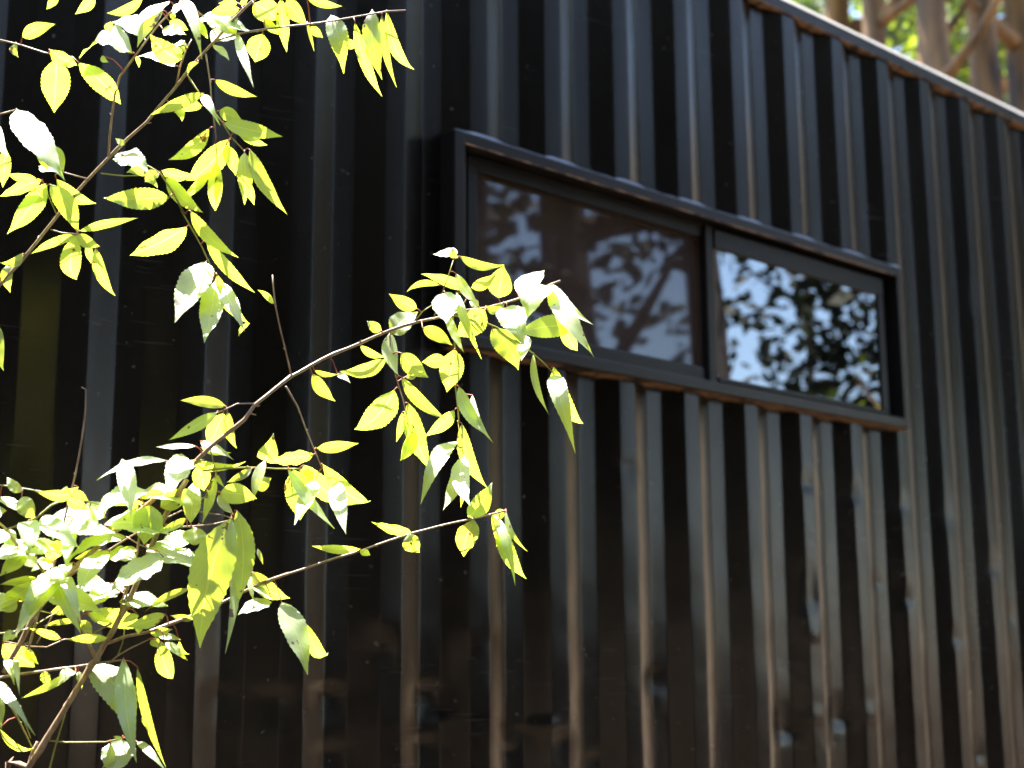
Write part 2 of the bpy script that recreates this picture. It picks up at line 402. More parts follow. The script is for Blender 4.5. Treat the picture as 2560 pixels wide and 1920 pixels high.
# ---------------------------------------------------------------- leaves and twigs
OVERHEAD_TWIGS=[
('m',0.00477,[(-1.0978,-0.6593,1.6483),(-1.0690,-0.6922,1.7046),(-1.0525,-0.7112,1.7372),(-1.0155,-0.7527,1.8057),(-0.9968,-0.7743,1.8427),(-0.9702,-0.8047,1.8934),(-0.9470,-0.8295,1.9312),(-0.9279,-0.8497,1.9603),(-0.9085,-0.8697,1.9849),(-0.8942,-0.8859,2.0117),(-0.8800,-0.9021,2.0386),(-0.8673,-0.9169,2.0655),(-0.8530,-0.9332,2.0925),(-0.8384,-0.9494,2.1173),(-0.8223,-0.9672,2.1445),(-0.8090,-0.9817,2.1649),(-0.7956,-0.9963,2.1829),(-0.7794,-1.0144,2.2055)]),
('t',0.00194,[(-0.9470,-0.8295,1.9312),(-0.9495,-0.8361,1.9610),(-0.9535,-0.8477,1.9913),(-0.9573,-0.8635,2.0201),(-0.9583,-0.8767,2.0434),(-0.9495,-0.8895,2.0648),(-0.9367,-0.9075,2.0950),(-0.9242,-0.9222,2.1194),(-0.9127,-0.9345,2.1396),(-0.9007,-0.9426,2.1522)]),
('t',0.00152,[(-0.8793,-0.9030,2.0408),(-0.8749,-0.9079,2.0756),(-0.8694,-0.9137,2.1012),(-0.8656,-0.9212,2.1163)]),
('t',0.00146,[(-0.8666,-0.9164,2.0565),(-0.8546,-0.9273,2.0308),(-0.8435,-0.9438,2.0055),(-0.8323,-0.9599,1.9806),(-0.8176,-0.9660,1.9573),(-0.7943,-0.9662,1.9423)]),
('t',0.00146,[(-0.8496,-0.9361,2.0925),(-0.8464,-0.9462,2.0458),(-0.8474,-0.9590,1.9977),(-0.8434,-0.9637,1.9493)]),
('t',0.00171,[(-0.8413,-0.9462,2.1128),(-0.8167,-0.9759,2.1208),(-0.7844,-1.0256,2.1230),(-0.7380,-1.0772,2.1289),(-0.7036,-1.0963,2.1387),(-0.6766,-1.1075,2.1503),(-0.6433,-1.1181,2.1617),(-0.6142,-1.1285,2.1696)]),
('t',0.00177,[(-1.1551,-0.7628,2.0989),(-1.0978,-0.7628,2.0990),(-1.0690,-0.7748,2.0954),(-1.0470,-0.8030,2.0798),(-1.0269,-0.8344,2.0685)]),
('t',0.00121,[(-0.9529,-0.8203,1.9071),(-0.9314,-0.8527,1.8997),(-0.9143,-0.8876,1.8961)]),
('t',0.00145,[(-0.9325,-0.8423,1.9370),(-0.9026,-0.8780,1.9139),(-0.8918,-0.8899,1.9041),(-0.8767,-0.9045,1.8708),(-0.8552,-0.9032,1.8440),(-0.8718,-0.9051,1.8621),(-0.8407,-0.8965,1.8275),(-0.8144,-0.8875,1.8028),(-0.7913,-0.8897,1.7585)]),
('t',0.00121,[(-0.9672,-0.8077,1.8979),(-1.0053,-0.7942,1.9052),(-1.0107,-0.7869,1.9002)]),
('t',0.00096,[(-0.9968,-0.7743,1.8427),(-1.0132,-0.7769,1.8659),(-1.0227,-0.7814,1.8762)]),
('t',0.00120,[(-1.0028,-0.7653,1.8215),(-0.9907,-0.7792,1.8162),(-0.9760,-0.8017,1.8118)]),
('t',0.00096,[(-0.9813,-0.7886,1.8562),(-0.9780,-0.7938,1.8352),(-0.9755,-0.8026,1.8156)]),
('t',0.00191,[(-1.1199,-0.7291,1.9760),(-1.0935,-0.7699,1.9800),(-1.0799,-0.7937,1.9833)]),
('t',0.00132,[(-0.9069,-0.9525,2.1653),(-0.8821,-0.9488,2.1535),(-0.8540,-0.9486,2.1412),(-0.8390,-0.9504,2.1168)]),
('t',0.00119,[(-1.0811,-0.6810,1.6914),(-1.0640,-0.6938,1.6851),(-1.0507,-0.7107,1.6752)]),
]
OVERHEAD_LEAVES=[
((-1.0736,-0.7864,2.1022),(-1.0391,-0.8228,2.1202),(-0.3876,-0.6766,-0.6261),0.0220,0.14,6,(-1.0703,-0.7742,2.0956),0),
((-1.0717,-0.7596,2.1020),(-1.0671,-0.7626,2.0795),(-0.5423,-0.8402,0.0033),0.0127,-0.30,6,(-1.0767,-0.7716,2.0964),0),
((-1.0561,-0.8439,2.0683),(-1.0081,-0.8374,2.0568),(-0.1302,-0.5239,-0.8417),0.0247,0.10,6,(-1.0421,-0.8107,2.0770),0),
((-1.0320,-0.8171,2.0703),(-1.0079,-0.7662,2.0057),(-0.2969,-0.6932,-0.6567),0.0428,0.00,6,(-1.0341,-0.8231,2.0725),0),
((-1.0240,-0.8751,2.0470),(-0.9380,-0.8472,2.0070),(-0.1499,-0.6296,-0.7623),0.0314,0.08,6,(-1.0269,-0.8344,2.0685),0),
((-0.9602,-0.9157,2.0670),(-1.0180,-0.8584,2.0678),(-0.5399,-0.5529,0.6347),0.0654,-0.28,1,(-0.9452,-0.8955,2.0749),0),
((-1.0009,-0.9011,2.0566),(-0.9927,-0.9072,2.0468),(-0.5310,-0.8434,0.0821),0.0093,-0.30,1,(-0.9549,-0.8817,2.0517),1),
((-0.9361,-0.9012,2.1031),(-0.9603,-0.8320,2.1464),(-0.6079,-0.5625,0.5604),0.0403,-0.10,1,(-0.9356,-0.9088,2.0973),0),
((-0.9876,-0.8965,2.1157),(-0.9810,-0.8873,2.1036),(-0.1934,-0.7261,-0.6598),0.0131,-0.30,1,None,0),
((-0.9244,-0.9365,2.1399),(-0.9545,-0.9192,2.0773),(-0.6088,-0.7899,0.0743),0.0183,-0.10,1,(-0.9140,-0.9331,2.1372),0),
((-0.9287,-0.9630,2.1430),(-0.9905,-0.9796,2.0816),(-0.4842,-0.5893,0.6467),0.0204,-0.06,1,(-0.9061,-0.9390,2.1465),0),
((-0.9331,-0.9347,2.1395),(-0.9482,-0.9238,2.1288),(-0.5914,-0.8062,0.0158),0.0103,0.00,1,(-0.9160,-0.9309,2.1337),0),
((-0.9143,-0.9652,2.1433),(-0.9281,-0.9742,2.1180),(-0.6038,-0.5882,0.5380),0.0133,0.10,1,(-0.9007,-0.9426,2.1522),0),
((-0.9211,-0.9593,2.1283),(-0.9199,-0.9599,2.1175),(-0.4872,-0.8733,-0.0016),0.0090,0.00,1,(-0.9103,-0.9361,2.1421),1),
((-0.9098,-0.9611,2.1503),(-0.9260,-1.0529,2.0320),(-0.6434,-0.5591,0.5229),0.0178,0.06,14,(-0.8995,-0.9514,2.1618),0),
((-0.9045,-0.9213,2.1333),(-0.8750,-0.9264,2.1264),(-0.2691,-0.7706,-0.5777),0.0187,0.00,1,(-0.9167,-0.9302,2.1325),0),
((-0.9267,-0.9432,2.1056),(-0.9018,-0.9679,2.0967),(-0.4337,-0.6606,0.6128),0.0359,0.00,1,(-0.9237,-0.9227,2.1203),0),
((-0.8872,-0.9319,2.0725),(-0.9454,-0.9402,2.0929),(-0.2027,-0.5575,-0.8051),0.0368,0.08,2,(-0.8733,-0.9096,2.0833),0),
((-0.8903,-0.9164,2.0662),(-0.9143,-0.8372,2.1025),(-0.5728,-0.4793,0.6650),0.0363,-0.14,2,(-0.8755,-0.9073,2.0712),0),
((-0.9392,-0.8863,2.0793),(-0.9276,-0.8754,2.0669),(-0.1433,-0.6740,-0.7247),0.0067,0.10,1,(-0.9451,-0.8957,2.0752),1),
((-0.8866,-0.9135,2.1067),(-0.8763,-0.9295,2.0975),(-0.4660,-0.6507,0.5996),0.0188,-0.20,2,(-0.8689,-0.9146,2.1030),0),
((-0.8948,-0.9396,2.0898),(-0.8865,-0.9428,2.0813),(-0.5866,-0.7562,-0.2899),0.0076,0.00,2,(-0.8694,-0.9137,2.1012),1),
((-0.8201,-0.9737,2.1193),(-0.8596,-0.9173,2.1562),(-0.4217,-0.6843,0.5949),0.0580,-0.05,5,(-0.8194,-0.9726,2.1199),0),
((-0.8423,-0.9399,2.1123),(-0.8051,-0.9533,2.1319),(-0.5329,-0.5967,0.5999),0.0455,0.05,0,(-0.8431,-0.9441,2.1093),0),
((-0.8241,-0.9474,2.1520),(-0.8021,-0.9885,2.1262),(-0.5161,-0.6353,0.5745),0.0276,-0.25,0,(-0.8255,-0.9636,2.1391),0),
((-0.8665,-0.9362,2.1440),(-0.8436,-0.9301,2.1193),(-0.4781,-0.6394,-0.6021),0.0124,0.05,14,(-0.8673,-0.9487,2.1470),0),
((-0.8678,-0.9331,2.1452),(-0.8656,-0.9349,2.1264),(-0.5781,-0.8159,0.0126),0.0049,0.00,14,(-0.8695,-0.9487,2.1480),1),
((-0.8444,-0.9480,2.1042),(-0.8394,-0.9882,2.0680),(-0.6229,-0.5649,0.5412),0.0133,0.05,0,(-0.8439,-0.9432,2.1079),0),
((-0.8619,-0.9384,2.0742),(-0.8726,-0.9263,2.0529),(-0.2479,-0.8905,-0.3814),0.0075,-0.30,0,(-0.8587,-0.9266,2.0816),0),
((-0.8181,-0.9724,2.1239),(-0.8352,-1.0486,2.0164),(-0.5786,-0.6194,0.5306),0.0147,-0.02,5,(-0.8182,-0.9741,2.1203),0),
((-0.8206,-0.9787,2.1187),(-0.8129,-0.9849,2.0954),(-0.5499,-0.8342,0.0410),0.0067,0.00,5,(-0.8179,-0.9745,2.1204),0),
((-0.7856,-0.9947,2.1238),(-0.7791,-0.9623,2.0878),(-0.5463,-0.5708,-0.6129),0.0348,0.00,5,(-0.7956,-1.0084,2.1223),0),
((-0.8335,-0.9384,2.0536),(-0.7762,-0.9690,2.0328),(-0.5326,-0.7896,-0.3048),0.0182,-0.08,4,(-0.8464,-0.9461,2.0463),0),
((-0.8548,-0.9454,2.0246),(-0.9151,-0.8926,1.9910),(-0.5615,-0.7925,-0.2379),0.0176,0.05,3,(-0.8522,-0.9309,2.0253),0),
((-0.8482,-0.9306,2.0094),(-0.8815,-0.9057,1.9976),(-0.4142,-0.7791,-0.4706),0.0190,-0.18,3,(-0.8465,-0.9393,2.0125),0),
((-0.8857,-0.9129,2.0024),(-0.8700,-0.9092,1.9857),(-0.3519,-0.7874,-0.5061),0.0130,0.25,0,(-0.8897,-0.8911,2.0203),0),
((-0.8602,-0.9549,2.0173),(-0.8636,-1.0066,1.9619),(-0.5503,-0.5937,0.5872),0.0141,-0.08,3,(-0.8513,-0.9321,2.0234),0),
((-0.8191,-0.9801,2.1599),(-0.8529,-0.9467,2.1522),(-0.5187,-0.6520,-0.5531),0.0198,-0.05,0,(-0.8130,-0.9774,2.1588),0),
((-0.8108,-0.9598,2.1793),(-0.8358,-0.9463,2.1750),(-0.3127,-0.7597,-0.5701),0.0132,0.00,0,(-0.8111,-0.9794,2.1616),0),
((-0.8262,-0.9935,2.1600),(-0.8186,-1.0022,2.1676),(-0.3263,-0.7669,-0.5527),0.0080,0.00,0,(-0.8104,-0.9802,2.1628),1),
((-0.9492,-0.9184,2.1575),(-0.9825,-0.8686,2.1397),(-0.5252,-0.5740,-0.6283),0.0156,0.12,1,None,0),
((-1.0376,-0.8128,2.1784),(-1.0419,-0.7930,2.1540),(-0.2935,-0.7658,-0.5722),0.0144,0.10,6,None,0),
((-1.0135,-0.8912,2.1508),(-1.0261,-0.8589,2.1291),(-0.2036,-0.5994,-0.7741),0.0181,0.08,6,None,0),
((-1.0838,-0.8053,1.9800),(-1.0629,-0.9300,1.8574),(-0.4167,-0.6717,0.6125),0.0501,-0.05,13,(-1.0799,-0.7937,1.9833),0),
((-1.0468,-0.8069,1.9282),(-1.0357,-0.8190,1.8910),(-0.4627,-0.8743,0.1463),0.0168,0.00,9,None,0),
((-1.0315,-0.8268,1.9298),(-1.0168,-0.8287,1.8935),(-0.4147,-0.9017,-0.1222),0.0188,0.00,9,(-1.0053,-0.7942,1.9052),0),
((-1.0094,-0.7935,1.9033),(-1.0289,-0.7698,1.9175),(-0.3124,-0.6650,0.6783),0.0422,0.00,9,(-1.0075,-0.7911,1.9031),0),
((-1.1112,-0.7832,1.9603),(-1.1265,-0.8871,1.8836),(-0.3725,-0.5150,0.7720),0.0301,-0.10,13,(-1.1024,-0.7562,1.9786),0),
((-1.0970,-0.8069,1.9149),(-1.0766,-0.7558,1.8734),(-0.3064,-0.5237,-0.7949),0.0182,0.00,13,None,0),
((-1.0389,-0.7851,1.8886),(-1.0806,-0.7762,1.8881),(-0.1637,-0.8000,-0.5773),0.0145,0.06,10,(-1.0227,-0.7814,1.8762),0),
((-1.0267,-0.7781,1.8920),(-1.0715,-0.7339,1.8633),(-0.1746,-0.6541,-0.7360),0.0217,-0.05,10,(-1.0227,-0.7814,1.8762),0),
((-1.0310,-0.8035,1.8778),(-1.0485,-0.7163,1.8167),(-0.2936,-0.5873,-0.7542),0.0313,0.03,10,(-1.0227,-0.7814,1.8762),0),
((-1.0266,-0.8087,1.8763),(-0.9840,-0.8181,1.8077),(-0.4043,-0.9057,-0.1274),0.0307,0.08,10,(-1.0227,-0.7814,1.8762),0),
((-1.0056,-0.7816,1.8959),(-0.9441,-0.7919,1.8675),(-0.3593,-0.7946,-0.4894),0.0233,-0.10,9,(-1.0107,-0.7869,1.9002),0),
((-0.9268,-0.8287,1.9432),(-0.9126,-0.8965,1.8987),(-0.5423,-0.5376,0.6457),0.0476,-0.10,8,(-0.9325,-0.8423,1.9370),0),
((-0.9386,-0.8632,1.9436),(-0.9491,-0.8531,1.9552),(-0.6106,-0.7811,0.1302),0.0094,0.00,0,(-0.9325,-0.8448,1.9532),0),
((-0.9182,-0.8906,1.8933),(-0.9413,-0.8761,1.8963),(-0.5305,-0.7788,-0.3347),0.0129,-0.30,7,(-0.9154,-0.8853,1.8964),0),
((-0.9019,-0.9043,1.8969),(-0.9191,-0.8932,1.8819),(-0.4906,-0.8677,-0.0795),0.0182,-0.20,8,(-0.8926,-0.8890,1.9049),0),
((-0.9156,-0.8863,1.8883),(-0.8988,-0.8947,1.8774),(-0.5668,-0.7778,-0.2716),0.0097,0.30,7,(-0.9156,-0.8849,1.8964),0),
((-0.8933,-0.9219,1.8572),(-0.9741,-0.8738,1.8509),(-0.4774,-0.8370,-0.2674),0.0339,0.03,8,(-0.8758,-0.9045,1.8697),0),
((-0.8863,-0.8979,1.8976),(-0.8311,-0.9145,1.8486),(-0.4972,-0.8206,-0.2818),0.0228,-0.10,8,(-0.8880,-0.8936,1.8958),0),
((-0.8901,-0.8911,1.9076),(-0.8448,-0.9065,1.9076),(-0.2125,-0.6240,-0.7519),0.0203,-0.12,8,(-0.8918,-0.8899,1.9041),0),
((-0.8607,-0.9733,1.9581),(-0.8953,-0.9190,1.9138),(-0.3216,-0.7137,-0.6223),0.0235,0.06,4,(-0.8448,-0.9621,1.9663),0),
((-0.8182,-0.9591,1.9557),(-0.8439,-0.8796,1.9028),(-0.4932,-0.5869,-0.6421),0.0345,0.06,3,(-0.8176,-0.9660,1.9573),0),
((-0.8325,-0.9318,1.9080),(-0.8569,-0.8897,1.8651),(-0.2388,-0.7573,-0.6079),0.0154,0.00,4,None,0),
((-0.8233,-0.9596,1.9462),(-0.7985,-0.9505,1.9052),(-0.5211,-0.7103,-0.4732),0.0207,0.05,3,(-0.8163,-0.9660,1.9565),0),
((-0.8026,-0.9797,1.9332),(-0.7932,-0.9689,1.8567),(-0.5319,-0.8270,-0.1822),0.0261,0.02,3,(-0.7943,-0.9662,1.9423),0),
((-0.8001,-0.9909,1.9353),(-0.7479,-1.0159,1.8408),(-0.5655,-0.8191,-0.0961),0.0228,-0.09,3,(-0.7943,-0.9662,1.9423),0),
((-0.7716,-0.9404,1.9058),(-0.7495,-0.9267,1.8746),(-0.4870,-0.6196,-0.6156),0.0123,0.00,3,None,0),
((-0.8318,-0.9506,1.9192),(-0.7977,-0.8901,1.8569),(-0.4490,-0.5055,-0.7368),0.0245,0.00,4,(-0.8434,-0.9637,1.9493),0),
((-0.8202,-0.9402,1.9132),(-0.8199,-0.9298,1.8587),(-0.5009,-0.8497,-0.1644),0.0096,0.00,4,None,0),
((-0.8434,-0.9849,1.9683),(-0.7700,-1.0326,1.9539),(-0.5553,-0.8268,-0.0897),0.0248,-0.05,3,(-0.8304,-0.9607,1.9777),0),
((-0.8419,-0.9687,1.9928),(-0.8120,-0.9839,1.9823),(-0.5075,-0.8241,-0.2514),0.0217,0.00,3,(-0.8382,-0.9514,1.9938),0),
((-0.8087,-0.9674,1.9683),(-0.7603,-0.9789,1.9528),(-0.3553,-0.7557,-0.5502),0.0129,0.00,3,(-0.8190,-0.9654,1.9595),0),
((-0.9692,-0.7942,1.8194),(-0.9008,-0.8437,1.8385),(-0.3946,-0.7503,-0.5305),0.0129,0.10,12,(-0.9755,-0.8026,1.8156),0),
((-0.9806,-0.8044,1.8080),(-1.0299,-0.7577,1.7797),(-0.3486,-0.7262,-0.5926),0.0145,-0.05,11,(-0.9779,-0.7988,1.8124),0),
((-0.9851,-0.8161,1.8056),(-0.9512,-0.7536,1.7509),(-0.2724,-0.5455,-0.7926),0.0296,-0.12,11,(-0.9773,-0.7998,1.8122),0),
((-0.9857,-0.8172,1.8052),(-0.9569,-0.8352,1.7890),(-0.5853,-0.7959,-0.1550),0.0193,-0.10,11,(-0.9773,-0.7998,1.8122),0),
((-0.9592,-0.8263,1.7883),(-0.9101,-0.8018,1.7236),(-0.3234,-0.7770,-0.5400),0.0187,-0.10,11,(-0.9760,-0.8017,1.8118),0),
((-0.9596,-0.7983,1.7989),(-0.9455,-0.7868,1.7751),(-0.0851,-0.8775,-0.4720),0.0113,0.00,11,(-0.9760,-0.8017,1.8118),0),
((-1.0337,-0.7432,1.7832),(-1.0621,-0.7287,1.7675),(-0.3678,-0.9126,-0.1786),0.0149,0.30,0,(-1.0280,-0.7386,1.7825),0),
((-1.0425,-0.7193,1.7710),(-1.0370,-0.7103,1.7288),(-0.5316,-0.8112,-0.2435),0.0192,-0.10,0,(-1.0381,-0.7273,1.7638),0),
((-0.8444,-0.8899,1.8294),(-0.8934,-0.8070,1.7933),(-0.1975,-0.4873,-0.8506),0.0386,0.05,8,(-0.8434,-0.8972,1.8305),0),
((-0.8620,-0.9296,1.8413),(-0.7963,-0.9590,1.7759),(-0.5888,-0.7700,-0.2458),0.0198,-0.10,8,(-0.8555,-0.9032,1.8443),0),
((-0.8259,-0.9171,1.8035),(-0.7443,-0.9276,1.7336),(-0.4691,-0.7702,-0.4321),0.0194,-0.03,8,(-0.8183,-0.8889,1.8065),0),
((-0.8079,-0.8864,1.7813),(-0.8805,-0.9282,1.6688),(-0.5923,-0.5519,0.5870),0.0522,0.05,8,(-0.8043,-0.8885,1.7834),0),
((-0.7972,-0.8999,1.7508),(-0.8492,-0.9604,1.6377),(-0.5795,-0.5776,0.5749),0.0376,0.03,8,(-0.7913,-0.8897,1.7585),0),
((-0.7872,-0.8917,1.7543),(-0.8021,-0.9930,1.6666),(-0.4100,-0.5617,0.7185),0.0247,-0.03,8,(-0.7913,-0.8897,1.7585),0),
((-0.8062,-0.9185,1.7556),(-0.7217,-0.8791,1.6985),(-0.1708,-0.6747,-0.7180),0.0188,-0.10,8,(-0.7932,-0.8895,1.7622),0),
((-0.7543,-0.9307,1.6864),(-0.7613,-0.9125,1.6671),(-0.3255,-0.7441,-0.5834),0.0069,-0.20,8,None,0),
((-1.0444,-0.6959,1.6789),(-1.0378,-0.7086,1.6091),(-0.4745,-0.8727,0.1148),0.0226,-0.10,15,(-1.0507,-0.7107,1.6752),0),
((-0.7645,-1.0804,2.1585),(-0.7171,-1.1052,2.1514),(-0.4617,-0.7405,-0.4884),0.0132,-0.05,5,(-0.7480,-1.0661,2.1276),0),
((-0.7638,-1.0267,2.1775),(-0.7327,-1.0350,2.1415),(-0.6017,-0.7153,-0.3554),0.0244,-0.10,0,(-0.7811,-1.0125,2.2031),0),
((-0.7438,-1.0513,2.1372),(-0.7357,-1.0592,2.0912),(-0.6456,-0.7634,0.0174),0.0057,0.00,5,(-0.7510,-1.0627,2.1273),0),
((-0.8118,-1.0075,2.1608),(-0.7650,-1.0062,2.1463),(-0.2268,-0.5767,-0.7849),0.0393,0.10,0,(-0.8028,-0.9885,2.1733),0),
((-0.7739,-1.0243,2.1751),(-0.7407,-0.9921,2.1071),(-0.5912,-0.5782,-0.5623),0.0220,0.00,0,(-0.7848,-1.0084,2.1980),0),
((-0.7934,-1.0078,2.1417),(-0.7602,-1.0066,2.1258),(-0.2329,-0.8019,-0.5503),0.0154,-0.05,5,(-0.7929,-1.0126,2.1225),0),
((-0.7177,-1.0765,2.1472),(-0.7075,-1.0965,2.0563),(-0.6378,-0.7641,0.0970),0.0350,0.04,5,(-0.7226,-1.0858,2.1333),0),
((-0.7455,-1.0618,2.1248),(-0.7259,-1.0685,2.1105),(-0.5387,-0.7461,-0.3912),0.0135,0.00,5,(-0.7487,-1.0653,2.1275),0),
((-0.6902,-1.0749,2.1124),(-0.6745,-1.0892,2.1040),(-0.7192,-0.5186,-0.4623),0.0165,0.00,5,(-0.7096,-1.0930,2.1370),0),
((-0.6969,-1.1096,2.1303),(-0.6171,-1.0760,2.0378),(-0.4481,-0.6442,-0.6198),0.0196,-0.05,5,(-0.6929,-1.1007,2.1433),0),
((-0.6613,-1.1052,2.1642),(-0.6503,-1.1165,2.0505),(-0.7407,-0.6718,-0.0051),0.0311,-0.06,5,(-0.6647,-1.1113,2.1544),0),
((-0.6520,-1.1179,2.1543),(-0.6226,-1.1171,2.0457),(-0.6814,-0.7071,-0.1891),0.0133,-0.06,5,(-0.6508,-1.1157,2.1591),0),
((-0.6552,-1.1337,2.1525),(-0.5744,-1.1029,2.0874),(-0.3243,-0.6348,-0.7014),0.0190,-0.13,5,(-0.6433,-1.1181,2.1617),0),
]
